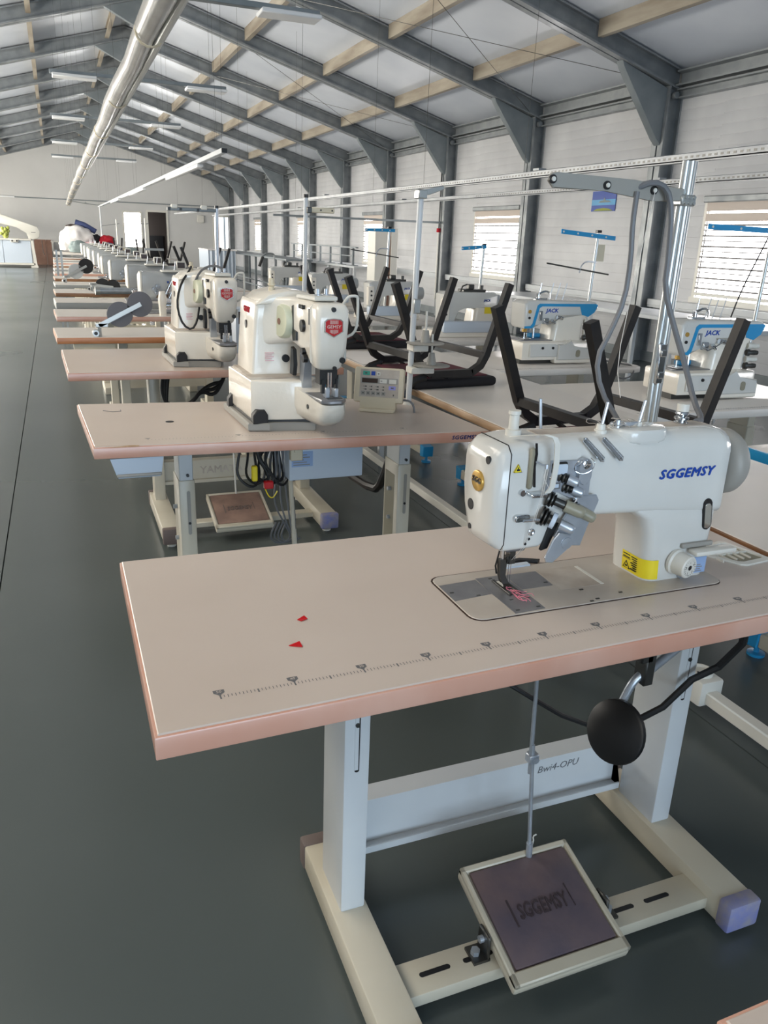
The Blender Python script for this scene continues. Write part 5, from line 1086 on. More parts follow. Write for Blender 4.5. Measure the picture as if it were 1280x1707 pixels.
# small control pedestal right of the farther bartack machine
t = thing('dial_unit', 'pale control box with dark blue screen and round dial behind the nearer bartack machine', 'control panel', (0.86, 4.0, TZ))
mb = MB(); mb.box((0.80, 3.98, TZ), (0.93, 4.10, 0.98), 0.006, 2); b_ = obj('panel_body', mb, 'blue_grey', t)
mb = MB(); mb.box((0.815, 3.976, 0.905), (0.90, 3.981, 0.965)); obj('screen', mb, 'lcd', b_)
mb = MB(); mb.lathe((0.858, 3.98, 0.86), (0, -1, 0), [(0, 0), (0, 0.03), (0.012, 0.027), (0.013, 0)], 20); obj('dial', mb, 'grey_p', b_)
mb = MB(); mb.lathe((0.858, 3.967, 0.86), (0, -1, 0), [(0, 0), (0, 0.008), (0.002, 0.007), (0.002, 0)], 12); obj('dial_cap', mb, 'black', b_)
t = thing('switch_box', 'grey switch box with green button right of the nearer bartack machine', 'switch', (0.83, 2.70, 0.80))
mb = MB(); mb.box((0.775, 2.72, TZ), (0.865, 2.76, 0.80), 0.004); mb.box((0.79, 2.70, 0.80), (0.86, 2.75, 0.845), 0.004); b_ = obj('switch_body', mb, 'grey_m', t)
mb = MB(); mb.box((0.797, 2.697, 0.81), (0.822, 2.702, 0.836), 0.002); obj('green_button', mb, 'green', b_)
# low trunking with sockets on the floor between the rows
t = thing('floor_trunking', 'long white cable trunking on low feet running between the two rows', 'trunking', (1.68, 4, 0))
mb = MB(); mb.box((1.663, 0.3, 0.062), (1.705, 15.0, 0.102), 0.004); obj('trunk', mb, 'lt_p', t)
for k in range(9):
    mb = MB(); mb.box((1.655, 0.6+1.7*k, 0.0), (1.713, 0.66+1.7*k, 0.062), 0.003); obj('trunk_foot', mb, 'steel', t)
for y, lb in ((1.56, 'white round-faced floor socket on the trunking right of the nearest table'), (3.95, 'white floor socket on the trunking right of the second table leg')):
    s_ = thing('floor_socket', lb, 'socket', (1.69, y, 0.062))
    mb = MB(); mb.box((1.642, y-0.055, 0.055), (1.726, y+0.055, 0.135), 0.008, 2); b_ = obj('socket_body', mb, 'lt_p', s_)
    mb = MB(); mb.lathe((1.684, y, 0.135), (0, 0, 1), [(0, 0), (0, 0.036), (0.012, 0.035), (0.012, 0.029), (0.003, 0.028), (0.003, 0)], 24); fc = obj('socket_face', mb, 'lt_p', b_)
    mb = MB(); mb.cyl((1.675, y, 0.1375), (1.675, y, 0.139), 0.004, n=8); obj('pin_hole', mb, 'black', b_)
    mb = MB(); mb.cyl((1.693, y, 0.1375), (1.693, y, 0.139), 0.004, n=8); obj('pin_hole', mb, 'black', b_)

# ================================================================== centre tables with upturned chairs
for n_, (y0, y1, z, lb) in enumerate(((0.30, 2.06, 0.760, 'long white centre table with brown edge beside the nearest table, one upturned chair on it'), (2.075, 4.6, 0.780, 'long white centre table behind the first, with two upturned chairs and clear plastic'), (4.7, 8.2, 0.78, 'third long centre table, behind the upturned chairs'), (8.3, 11.6, 0.78, 'fourth long centre table, far behind the bartack machines'))):
    t = thing('centre_table', lb, 'table', (1.54, (y0+y1)/2, 0))
    x0 = (1.285, 1.262, 1.23, 1.22)[n_]
    tabletop(t, [(x0, y0), (1.835, y0), (1.835, y1), (x0-0.012, y1)], z, 0.03, 'top_w', 'wood' if n_ else 'edge_br')
    for y in (y0+0.12, y1-0.17):
        for x in (1.31, 1.77):
            mb = MB(); mb.box((x, y, 0), (x+0.035, y+0.035, z-0.03), 0.003); obj('leg', mb, 'white_p', t)
    for y in (y0+0.12, y1-0.17):
        mb = MB(); mb.box((1.345, y, z-0.08), (1.77, y+0.03, z-0.03), 0.002); obj('cross_rail', mb, 'white_p', t)
    for x in (1.315, 1.775):
        mb = MB(); mb.box((x, y0+0.155, z-0.08), (x+0.025, y1-0.17, z-0.03), 0.002); obj('side_rail', mb, 'steel_dk', t)

def chair(label):
    """metal-framed chair lying upside down: origin on the table under the seat, back hanging off the -x edge"""
    c = thing('chair', label, 'chair', (0, 0, 0), 0, 'upturned chairs')
    mb = MB(); mb.box((-0.16, -0.205, 0.0), (0.235, 0.205, 0.038), 0.016, 3); obj('seat', mb, 'blackf', c, world=False)
    mb = MB(); mb.box((-0.13, -0.175, 0.034), (0.205, 0.175, 0.043), 0.004); obj('seat_underside', mb, 'maroon', c, world=False)
    for s in (-1, 1):
        y = s*0.205
        pts = [(-0.255, y, 0.400), (-0.150, y, 0.125), (-0.125, y, 0.085), (-0.085, y, 0.060), (0.10, y, 0.060), (0.142, y, 0.085), (0.165, y, 0.125), (0.255, y, 0.400)]
        mb = MB(); mb.tube(pts[:4], 0.0135, sq=True); obj('leg', mb, 'blackm', c, world=False)
        mb = MB(); mb.tube(pts[4:], 0.0135, sq=True); obj('leg', mb, 'blackm', c, world=False)
        mb = MB(); mb.tube([(-0.088, y, 0.060), (0.103, y, 0.060)], 0.0135, sq=True); mb.tube([(0.0, y, 0.05), (0.0, y*0.8, 0.04)], 0.008); obj('seat_rail', mb, 'blackm', c, world=False)
    mb = MB(); mb.tube([(-0.150, -0.205, 0.125), (-0.150, 0.205, 0.125)], 0.0125, sq=True); obj('cross_bar', mb, 'blackm', c, world=False)
    mb = MB(); mb.tube([(0.165, -0.205, 0.125), (0.165, 0.205, 0.125)], 0.0125, sq=True); obj('cross_bar', mb, 'blackm', c, world=False)
    mb = MB(); mb.tube([(-0.10, -0.19, 0.048), (-0.165, -0.19, 0.03), (-0.19, -0.19, -0.02), (-0.215, -0.19, -0.18), (-0.27, -0.18, -0.37), (-0.28, -0.14, -0.41), (-0.28, 0.14, -0.41), (-0.27, 0.18, -0.37), (-0.215, 0.19, -0.18), (-0.19, 0.19, -0.02), (-0.165, 0.19, 0.03), (-0.10, 0.19, 0.048)], 0.0165, 8, smooth=1); obj('back_frame', mb, 'blackm', c, world=False)
    mb = MB(); mb.loft([[(-0.175, -0.17, 0.00), (-0.175, 0.17, 0.00), (-0.205, 0.17, 0.00), (-0.205, -0.17, 0.00)], [(-0.195, -0.18, -0.07), (-0.195, 0.18, -0.07), (-0.23, 0.18, -0.07), (-0.23, -0.18, -0.07)], [(-0.205, -0.165, -0.13), (-0.205, 0.165, -0.13), (-0.23, 0.165, -0.13), (-0.23, -0.165, -0.13)]]); obj('backrest', mb, 'blackf', c, world=False, sharp=60)
    return c
ch = chair('black upturned chair on the centre table behind the twin-needle machine'); ch.matrix_basis = Matrix.Translation((1.415, 1.825, 0.760)) @ Matrix.Rotation(0.065, 4, 'Z')
dup(ch, (1.375, 2.985, 0.780), 0.10, 'black upturned chair with maroon seat behind the cone-disc thread stand')
dup(ch, (1.50, 4.12, 0.780), 0.06, 'upturned chair with maroon seat just right of the nearer bartack machine, partly behind another')
dup(ch, (1.46, 9.0, 0.780), 0.05, 'distant upturned chair above the farther bartack machine')
tag(obj('plastic_sheet', MB().loft([[(1.27, 3.42, 0.7805), (1.27, 3.60, 0.7815), (1.27, 3.8, 0.7805)], [(1.36, 3.40, 0.792), (1.37, 3.58, 0.80), (1.36, 3.82, 0.788)], [(1.48, 3.44, 0.783), (1.47, 3.62, 0.795), (1.49, 3.80, 0.784)], [(1.60, 3.46, 0.7805), (1.60, 3.6, 0.784), (1.6, 3.78, 0.7805)]], closed=False, cap=False), 'bag'), 'crumpled clear plastic sheet on the second centre table', 'plastic sheet')

# ================================================================== right row: white tables with blue trim
def blue_table(y0, y1, x0, x1, label):
    t = thing('sewing_table', label, 'table', ((x0+x1)/2, (y0+y1)/2, 0))
    mb = MB(); mb.prism([(x0+0.008, y0), (x1-0.05, y0), (x1-0.012, y0+0.012), (x1, y0+0.05), (x1, y1), (x0+0.008, y1)], 'z', TZ-0.032, TZ, 0.006, 2); obj('board', mb, 'top_w', t)
    mb = MB(); mb.box((x0-0.004, y0+0.01, TZ-0.034), (x0+0.010, y1, TZ+0.0015), 0.003); obj('blue_trim', mb, 'blue', t)
    mb = MB()
    for k in range(int((x1-x0-0.1)/0.012)): mb.box((x0+0.06+0.012*k, y0+0.022, TZ), (x0+0.0625+0.012*k+(0.003 if k % 5 == 0 else 0), y0+0.040, TZ+0.0004))
    obj('ruler_print', mb, 'print_lt', t)
    for x in (x0+0.2, x1-0.17):
        mb = MB(); mb.box((x, (y0+y1)/2, 0.09), (x+0.05, (y0+y1)/2+0.12, 0.60), 0.004); lg = obj('leg', mb, 'cream', t)
        mb = MB(); mb.box((x+0.005, (y0+y1)/2+0.005, 0.58), (x+0.045, (y0+y1)/2+0.115, TZ-0.032), 0.003); obj('inner_leg', mb, 'cream', lg)
        mb = MB(); mb.box((x-0.005, y0+0.05, 0.045), (x+0.055, y1-0.05, 0.10), 0.004); ft = obj('foot', mb, 'cream', t)
        for ya in (y0+0.0, y1-0.05):
            mb = MB(); mb.prism([(ya, 0.04), (ya+0.05, 0.035), (ya+0.055, 0.11), (ya-0.005, 0.105)], 'x', x-0.01, x+0.06, 0.004); mb.lathe((x+0.025, ya+0.025, 0), (0, 0, 1), [(0, 0), (0, 0.03), (0.01, 0.03), (0.012, 0.01), (0.045, 0.008), (0.045, 0)], 16); obj('foot_cap', mb, 'blue', ft)
    mb = MB(); mb.box((x0+0.25, (y0+y1)/2+0.04, 0.18), (x1-0.17, (y0+y1)/2+0.07, 0.27)); obj('stretcher', mb, 'cream', t)
    return t
bl = [blue_table(1.20, 1.80, 1.93, 2.9, 'blue-trimmed white table at the right edge of the view'), blue_table(2.25, 2.90, 1.862, 2.95, 'blue-trimmed white table under the nearer blue-striped machine'), blue_table(3.27, 3.90, 1.85, 2.75, 'blue-trimmed white table under the farther blue-striped machine'),
      blue_table(4.36, 4.97, 1.85, 2.75, 'blue-trimmed table under the white machine with yellow sticker'), blue_table(5.45, 6.05, 1.85, 2.75, 'blue-trimmed table under the second yellow-stickered machine'), blue_table(6.6, 7.2, 1.85, 2.75, 'blue-trimmed table behind the yellow-stickered machines'), blue_table(7.8, 8.4, 1.85, 2.75, 'last blue-trimmed table, near the tall grey cabinet')]

def coverstitch(label):
    """white flat-base machine with a blue band round its arm; built where the nearer one stands"""
    m = thing('coverstitch_machine', label, 'sewing machine', (2.42, 2.54, TZ))
    mb = MB(); mb.box((2.25, 2.49, TZ), (2.60, 2.63, 0.79)); obj('base_feet', mb, 'gunmetal', m)
    mb = MB(); mb.prism([(2.235, 2.447), (2.60, 2.43), (2.63, 2.45), (2.64, 2.65), (2.245, 2.66)], 'z', 0.783, 0.872, 0.008, 2); mb.prism([(2.42, 2.435), (2.63, 2.428), (2.635, 2.46), (2.42, 2.47)], 'z', 0.766, 0.83, 0.006); bs = obj('base', mb, 'head_c', m)
    mb = MB(); mb.prism([(2.27, 0.80), (2.43, 0.80), (2.435, 0.855), (2.42, 0.862), (2.27, 0.862)], 'y', 2.430, 2.445, 0.004); obj('front_cover', mb, 'head', bs)
    mb = MB(); mb.prism([(2.43, 0.785), (2.625, 0.785), (2.62, 0.84), (2.52, 0.85), (2.50, 0.885), (2.475, 0.86), (2.43, 0.862)], 'y', 2.420, 2.440, 0.004); obj('side_cover', mb, 'head', bs)
    for x in (2.34, 2.40):
        mb = MB(); mb.cyl((x, 2.425, 0.845), (x, 2.435, 0.845), 0.0065, n=12); obj('plug_hole', mb, 'black', bs)
    mb = MB(); mb.prism(rrect(2.545, 0.817, 0.012, 0.018, 0.010, 3), 'y', 2.417, 2.43); obj('oil_window', mb, 'olive', bs)
    mb = MB(); mb.box((2.25, 2.50, 0.87), (2.44, 2.64, 0.876), 0.002); obj('cloth_plate', mb, 'plate_g', m)
    mb = MB(); mb.loft([sec_xy(2.432, 2.62, 2.50, 2.645, 0.87, 0.03), sec_xy(2.44, 2.62, 2.50, 2.645, 0.93, 0.03), sec_xy(2.44, 2.63, 2.50, 2.64, 0.975, 0.03), sec_xy(2.41, 2.66, 2.50, 2.64, 1.0, 0.03)]); obj('column', mb, 'head_c', m, sharp=55)
    mb = MB(); mb.prism([(2.265, 0.945), (2.275, 0.932), (2.325, 0.932), (2.345, 0.965), (2.40, 0.985), (2.60, 0.985), (2.665, 1.0), (2.70, 1.03), (2.69, 1.058), (2.66, 1.066), (2.285, 1.068), (2.262, 1.052)], 'y', 2.50, 2.64, 0.014, 3); ar = obj('arm', mb, 'head', m)
    mb = MB(); mb.prism([(2.268, 0.934), (2.312, 0.934), (2.326, 0.948), (2.346, 1.033), (2.36, 1.041), (2.585, 1.04), (2.60, 1.0), (2.64, 0.990), (2.675, 1.012), (2.692, 1.048), (2.68, 1.054), (2.345, 1.054), (2.332, 1.045), (2.312, 0.958), (2.302, 0.946), (2.268, 0.944)], 'y', 2.4985, 2.502); bb = obj('blue_band', mb, 'blue', ar)
    mb = MB(); mb.text('JACK', (2.42, 2.4995, 1.020), (1, 0, 0), (0, 0, 1), 0.026, 0.0009, 0.0005, 0.2, width=0.075); obj('lettering', mb, 'logo', ar)
    for z, r in ((1.015, 0.009), (0.985, 0.0065)):
        mb = MB(); mb.cyl((2.291, 2.496, z), (2.291, 2.502, z), r, n=14); obj('plug_hole', mb, 'black' if r < 0.008 else 'gold', ar)
    mb = MB(); mb.box((2.345, 2.49, 0.972), (2.362, 2.502, 1.02), 0.002); mb.box((2.37, 2.485, 0.955), (2.40, 2.505, 0.985), 0.003); mb.cyl((2.41, 2.48, 0.975), (2.43, 2.48, 0.96), 0.008, n=10); mb.cyl((2.44, 2.48, 0.99), (2.47, 2.475, 0.985), 0.010, n=10); mb.tube([(2.36, 2.48, 0.97), (2.38, 2.47, 0.955), (2.42, 2.47, 0.97), (2.46, 2.47, 0.995)], 0.003, 6); obj('thread_guides', mb, 'chrome', ar)
    mb = MB(); mb.box((2.28, 2.52, 0.91), (2.315, 2.56, 0.935), 0.003); mb.cyl((2.295, 2.54, 0.935), (2.295, 2.54, 0.88), 0.004, n=8); mb.box((2.278, 2.51, 0.877), (2.32, 2.57, 0.884), 0.002); mb.cyl((2.335, 2.52, 0.935), (2.335, 2.52, 0.885), 0.0055, n=8); obj('needle_parts', mb, 'chrome', m)
    mb = MB(); mb.box((2.272, 2.515, 0.915), (2.295, 2.53, 0.93), 0.002); obj('copper_clamp', mb, 'gold', m)
    mb = MB(); mb.box((2.37, 2.60, 0.876), (2.43, 2.64, 0.898), 0.004); obj('blue_knife_box', mb, 'blue', m)
    mb = MB(); mb.cyl((2.37, 2.56, 1.066), (2.37, 2.56, 1.10), 0.010, n=10); mb.box((2.35, 2.55, 1.066), (2.42, 2.58, 1.078), 0.003); mb.tube([(2.37, 2.55, 1.10), (2.40, 2.55, 1.112), (2.428, 2.55, 1.105), (2.428, 2.55, 1.075)], 0.005, 7, smooth=1); mb.cyl((2.375, 2.56, 1.10), (2.382, 2.56, 1.15), 0.004, 0.002, n=8); obj('top_tensioner', mb, 'chrome', m)
    for k in range(4):
        mb = MB(); mb.lathe((2.625, 2.51, 0.965-0.027*k), (1, -0.25, 0), [(0, 0), (0, 0.013), (0.012, 0.014), (0.014, 0.009), (0.035, 0.011), (0.05, 0.009), (0.05, 0)], 14); obj('tension_knob', mb, 'gunmetal' if k % 2 else 'lt_p', m)
    for x in (2.46, 2.50, 2.54):
        mb = MB(); mb.cyl((x, 2.60, 1.066), (x+0.02, 2.60, 1.15), 0.0022, n=6); obj('thread_pin', mb, 'satin', m)
    return m
cs1 = coverstitch('nearer white coverstitch machine with a blue band, in front of the bright window')
cs2 = dup(cs1, (2.29, 3.50, TZ), 0.0, 'farther white coverstitch machine with a blue band, beside the black cable')
def stand_blue(x, y, label, xa0, xa1, zt, tilt, rods=True, tag_=False):
    t = thing('thread_stand', label, 'thread stand', (x, y, TZ))
    mb = MB(); mb.cyl((x-0.012, y, TZ), (x+0.010, y, zt+0.015), 0.009, n=10); obj('post', mb, 'alu', t)
    mb = MB(); mb.lathe((x-0.012, y, TZ), (0, 0, 1), [(0, 0), (0, 0.025), (0.006, 0.02), (0.006, 0)], 14); obj('post_base', mb, 'steel', t)
    mb = MB(); mb.box((x-0.004, y-0.012, zt+0.012), (x+0.022, y+0.012, zt+0.026), 0.002); obj('post_cap', mb, 'black', t)
    z0_, z1_ = zt+tilt, zt-tilt
    mb = MB(); mb.loft([[(xa0, y-0.014, z0_-0.011), (xa0, y-0.010, z0_-0.011), (xa0, y-0.010, z0_+0.011), (xa0, y-0.014, z0_+0.011)], [(xa1, y-0.014, z1_-0.011), (xa1, y-0.010, z1_-0.011), (xa1, y-0.010, z1_+0.011), (xa1, y-0.014, z1_+0.011)]]); ba = obj('blue_arm', mb, 'blue', t)
    for k in range(4):
        f = 0.04+0.26*k; mb = MB(); xx = xa0+(xa1-xa0)*f; mb.cyl((xx, y-0.016, z0_+(z1_-z0_)*f), (xx, y-0.013, z0_+(z1_-z0_)*f), 0.005, n=10); obj('eyelet', mb, 'lt_p', ba)
    if rods:
        mb = MB(); mb.tube([(x-0.31, y-0.03, zt-0.145), (x+0.08, y-0.03, zt-0.195)], 0.004, 6); obj('cone_rod', mb, 'gunmetal', t)
        mb = MB(); mb.tube([(x+0.0, y-0.02, zt-0.135), (x-0.07, y-0.03, zt-0.13), (x-0.10, y-0.03, zt-0.155), (x-0.105, y-0.03, zt-0.19)], 0.004, 6, smooth=1); obj('cone_hook', mb, 'satin', t)
    if tag_:
        mb = MB(); mb.box((x+0.012, y+0.006, zt-0.13), (x+0.065, y+0.008, zt-0.045)); obj('paper_tag', mb, 'beige_p', t)
    return t
stand_blue(2.65, 3.66, 'thread stand with blue arms and a paper tag above the farther blue-striped machine', 2.42, 2.76, 1.388, 0.012, True, True)
stand_blue(2.81, 2.67, 'thread stand with a blue arm crossing the nearest bright window', 2.456, 3.03, 1.420, 0.004, False)
stand_blue(2.58, 4.77, 'thread stand with a short blue arm in front of the second bright window', 2.42, 2.60, 1.299, -0.008, False)
stand_blue(2.37, 5.9, 'thread stand with a blue arm behind the white cone-disc stand', 2.18, 2.42, 1.395, 0.0, True)
tag(obj('lamp_cable', MB().tube([(2.79, 2.655, 1.408), (2.75, 2.65, 1.33), (2.69, 2.64, 1.22), (2.65, 2.63, 1.14), (2.62, 2.62, 1.07)], 0.003, 6, smooth=1), 'cable_b'), 'thin black lead dangling in front of the nearest bright window', 'cable')
tag(obj('coiled_cable', MB().tube([(2.60, 3.45, 0.775), (2.66, 3.34, 0.765), (2.70, 3.30, 0.765), (2.68, 3.25, 0.72), (2.60, 3.25, 0.70), (2.55, 3.25, 0.74), (2.58, 3.30, 0.766), (2.64, 3.36, 0.768)], 0.004, 7, smooth=2), 'cable'), 'grey cable loop lying over the front edge of the right table', 'cable')
t = thing('pull_chain', 'twisted white chain hanging under the nearer blue-striped machine', 'chain', (2.36, 2.36, 0.45))
mb = MB()
for k in range(14): mb.ball((2.36+0.003*math.sin(k*2.0), 2.36+0.003*math.cos(k*2.0), 0.715-0.021*k), 0.006, 6, (1, 1, 1.9))
obj('chain_strand', mb, 'thread', t)
mb = MB(); mb.box((2.30, 2.33, 0.722), (2.42, 2.39, 0.7275)); obj('chain_bracket', mb, 'black', t)

def flat_machine(label):
    """white machine with head on the left, boxy arm cover in front and yellow sticker on the column"""
    m = thing('overlock_machine', label, 'sewing machine', (2.4, 4.62, TZ))
    mb = MB(); mb.box((2.16, 4.52, TZ), (2.62, 4.72, 0.80), 0.005); obj('base', mb, 'head_c', m)
    mb = MB(); mb.prism([(2.22, 0.84), (2.30, 0.84), (2.31, 0.93), (2.36, 0.935), (2.60, 0.935), (2.60, 1.02), (2.57, 1.035), (2.24, 1.035), (2.215, 1.02)], 'y', 4.55, 4.68, 0.012, 2); ar = obj('arm', mb, 'head', m)
    mb = MB(); mb.loft([sec_xy(2.42, 2.61, 4.54, 4.69, 0.79, 0.02), sec_xy(2.44, 2.60, 4.54, 4.69, 0.94, 0.02)]); cl = obj('column', mb, 'head_c', m, sharp=55)
    mb = MB(); mb.box((2.50, 4.5365, 0.905), (2.55, 4.5395, 0.945)); obj('yellow_sticker', mb, 'yellow', cl)
    mb = MB(); mb.text('JACK', (2.52, 4.548, 0.985), (1, 0, 0), (0, 0, 1), 0.02, 0.0005, 0.0005, 0.2, width=0.05); obj('lettering', mb, 'logo', ar)
    mb = MB(); mb.box((2.20, 4.50, 0.79), (2.55, 4.56, 0.86), 0.012, 2); obj('chip_cover', mb, 'blue_grey', m)
    mb = MB(); mb.box((2.205, 4.535, 0.86), (2.255, 4.58, 1.0), 0.006); hd = obj('head_plate', mb, 'head_c', m)
    for z in (0.90, 0.935, 0.965):
        mb = MB(); mb.cyl((2.229, 4.531, z), (2.229, 4.537, z), 0.007, n=12); obj('plug_hole', mb, 'black', hd)
    mb = MB(); mb.box((2.215, 4.54, 0.80), (2.25, 4.57, 0.86), 0.003); obj('needle_parts', mb, 'gunmetal', m)
    mb = MB(); mb.box((2.36, 4.57, 1.034), (2.52, 4.66, 1.05), 0.004); mb.box((2.40, 4.58, 1.05), (2.44, 4.62, 1.08), 0.004); mb.cyl((2.50, 4.60, 1.05), (2.50, 4.60, 1.075), 0.012, n=10); mb.tube([(2.34, 4.58, 1.03), (2.35, 4.57, 1.07), (2.38, 4.57, 1.08)], 0.005, 6); obj('top_tensioner', mb, 'gunmetal', m)
    mb = MB(); mb.cyl((2.61, 4.61, 0.95), (2.67, 4.61, 0.95), 0.045, n=20); mb.box((2.58, 4.57, 0.93), (2.63, 4.65, 1.02), 0.01); obj('motor', mb, 'grey_m', m)
    return m
fm = flat_machine('white machine with yellow sticker right of the cone-disc stand')
dup(fm, (2.31, 5.70, TZ), 0.0, 'second white machine with yellow sticker, behind the white cone-disc post')
dup(fm, (2.2, 6.85, TZ), 0.1, 'white machine behind the two yellow-stickered ones')
dup(fm, (2.15, 8.05, TZ), 0.0, 'last white machine of the right row, near the tall grey cabinet')
# ================================================================== overhead: duct, lamps, rails
t = thing('air_duct', 'long clear-wrapped air duct hanging under the roof along the left row', 'duct', (0.5, 15, 2.2))
def dz(y): return 2.235 - 0.0045*(y-3.8) - (0.0045*(y-18)**1.25 if y > 18 else 0)
mb = MB(); ys_ = [2.0+0.8*k for k in range(34)]
mb.tube([(0.50+0.006*math.sin(k*1.9), y, dz(y)+0.004*math.sin(k*2.7)) for k, y in enumerate(ys_)], [0.058+0.004*math.sin(k*1.3) for k in range(34)], 14); obj('duct_wrap', mb, 'plastic_w', t)
mb = MB(); mb.tube([(0.562, y, dz(y)-0.035) for y in ys_], 0.020, 8); obj('air_pipe', mb, 'alu', t)
for k in range(12):
    y = 4.4+2.1*k; mb = MB(); mb.tube([(0.51+0.066*math.cos(a), y, dz(y)-0.01+0.066*math.sin(a)) for a in [q*2*PI/14 for q in range(14)]], 0.006, 5, closed=True); obj('duct_clamp', mb, 'beige_p', t)
    mb = MB(); mb.cyl((0.5, y, dz(y)+0.05), (0.5, y, roof_z(0.5)+0.1), 0.0012, n=4); obj('hanging_wire', mb, 'gunmetal', t)
t = thing('lighting_rail', 'white lighting rail hanging along the hall right of the clear-wrapped duct', 'lighting rail', (1.35, 17, 1.96))
mb = MB(); mb.box((1.325, 7.0, 1.945), (1.375, 27.0, 1.985), 0.004); obj('channel', mb, 'white_p', t)
mb = MB(); mb.box((1.328, 6.985, 1.948), (1.372, 7.001, 1.982)); obj('open_end', mb, 'black', t)
for y0 in (8.2, 13.4, 18.6):
    mb = MB(); mb.box((1.32, y0, 1.912), (1.38, y0+2.4, 1.945), 0.01, 2); obj('lamp_tube', mb, 'lamp_w', t)
for k in range(6):
    y = 7.2+3.8*k
    for s in (-1, 1):
        mb = MB(); mb.cyl((1.35+0.02*s, y, 1.985), (1.35+0.06*s, y, roof_z(1.35)+0.1), 0.0012, n=4); obj('hanging_wire', mb, 'gunmetal', t)
t = thing('support_post', 'thin white post carrying the far end of the lighting rail', 'post', (1.35, 26.4, 0))
mb = MB(); mb.cyl((1.35, 26.4, 0.0), (1.35, 26.4, 1.944), 0.02, n=10); obj('post', mb, 'white_p', t)
mb = MB(); mb.box((1.28, 26.33, 0), (1.42, 26.47, 0.02)); obj('post_base', mb, 'white_p', t)
mb = MB(); mb.tube([(0.50, 25.6, 2.06), (0.9, 26.0, 2.02), (1.35, 26.4, 1.995)], 0.014, 6); mb.ball((0.95, 26.05, 2.03), 0.03, 8); obj('link_pipe', mb, 'alu', t)
for k, y in enumerate((5.75, 8.95, 12.2, 15.65, 18.75)):
    nm_ = ['nearest', 'second', 'third', 'fourth', 'fifth', 'sixth', 'seventh'][k]
    t = thing('hanging_lamp', '%s dark lamp bar hung under the ridge, white panel at each end' % nm_, 'lamp', (0.92, y, 2.7))
    mb = MB(); mb.box((0.10, y-0.03, 2.70), (1.76, y+0.03, 2.735), 0.003); obj('lamp_bar', mb, 'steel_dk', t)
    for x0 in (0.12, 1.36):
        mb = MB(); mb.box((x0, y-0.085, 2.672), (x0+0.40, y+0.085, 2.70), 0.006); obj('lamp_panel', mb, 'lamp_w', t)
    for x0 in (0.25, 1.6):
        mb = MB(); mb.cyl((x0, y, 2.735), (x0, y, roof_z(x0)+0.1), 0.0012, n=4); obj('hanging_wire', mb, 'gunmetal', t)
# perforated rails above the right row
for x, lb, nm_ in ((2.6, 'perforated steel rail hanging above the blue-striped machines, nearer the camera', 0), (3.45, 'lower-looking perforated steel rail behind the first, nearer the wall', 1)):
    t = thing('overhead_rail', lb, 'rail', (x, 10, 1.71))
    mb = MB(); mb.box((x-0.021, 1.2, 1.692), (x+0.021, 19.5, 1.728), 0.003); mb.box((x-0.021, 1.2, 1.690), (x-0.016, 19.5, 1.700)); obj('rail', mb, 'railm', t)
    mb = MB()
    for k in range(150): mb.box((x-0.0218, 1.3+0.035*k, 1.7065), (x-0.0205, 1.316+0.035*k, 1.7155))
    o = obj('slot_holes', mb, 'gunmetal', t); o['kind'] = 'stuff'
    for k in range(6):
        mb = MB(); y = 2.5+3.3*k; mb.cyl((x, y, 1.728), (x+0.02, y, roof_z(x)+0.1), 0.0014, n=4); obj('hanging_wire', mb, 'gunmetal', t)
    mb = MB()
    for k in range(4):
        y = 4.2+4.0*k; mb = MB(); mb.box((x-0.025, y-0.03, 1.728), (x+0.025, y+0.03, 1.74)); obj('rail_clip', mb, 'steel', t)
t = thing('rail_bracket', 'short steel bar joining the overhead rail to a wall column', 'bracket', (5.0, 14.0, 1.66))
mb = MB(); mb.box((3.47, 13.86, 1.64), (6.6, 13.90, 1.675), 0.003); obj('bracket_bar', mb, 'steel_dk', t)
# conduit along the far wall
ot = struct('trim_5'); mb = MB(); mb.box((XL, YF-0.04, 2.31), (XR-0.3, YF-0.002, 2.345), 0.004); obj('wall_conduit', mb, 'steel_dk', ot)
mb = MB(); mb.box((-1.9, YF-0.06, 2.30), (-1.2, YF-0.002, 2.355), 0.01); obj('conduit_lamp', mb, 'lamp_w', ot)

# ================================================================== along the right wall
t = thing('wall_poster', 'small blue sea poster on the wall between the two nearest windows', 'poster', (XR, 9.3, 1.91))
mb = MB(); mb.box((XR-0.012, 9.06, 1.785), (XR-0.004, 9.57, 2.035)); po = obj('poster_sheet', mb, 'logo', t)
mb = MB(); mb.box((XR-0.0135, 9.06, 1.86), (XR-0.012, 9.57, 1.93)); obj('sea_band', mb, 'blue', t)
mb = MB(); mb.prism([(9.15, 1.895), (9.42, 1.89), (9.38, 1.915), (9.32, 1.92), (9.30, 1.955), (9.27, 1.92), (9.2, 1.915)], 'x', XR-0.015, XR-0.0135); obj('ship_shape', mb, 'greyc', t)
mb = MB(); mb.prism([(9.10, 1.79), (9.52, 1.79), (9.45, 1.815), (9.3, 1.825), (9.18, 1.815)], 'x', XR-0.015, XR-0.012); obj('shore_shape', mb, 'leaf', t)
t = thing('wall_bench', 'long white bench on thin legs along the right wall under the nearest window', 'bench', (5.9, 7.5, 0))
mb = MB(); mb.box((5.55, 5.2, 0.66), (6.2, 10.0, 0.70), 0.004); obj('bench_top', mb, 'white_p', t)
for y in (5.4, 6.9, 8.4, 9.8):
    for x in (5.6, 6.12):
        mb = MB(); mb.box((x, y, 0), (x+0.04, y+0.04, 0.66)); obj('leg', mb, 'white_p', t)
t = thing('grey_cabinet', 'tall pale grey cabinet with a brown open strip in front of the third window', 'cabinet', (5.0, 12.5, 0))
mb = MB(); mb.box((4.80, 12.5, 0), (5.02, 12.85, 1.50), 0.01); obj('cabinet_body', mb, 'lt_p', t)
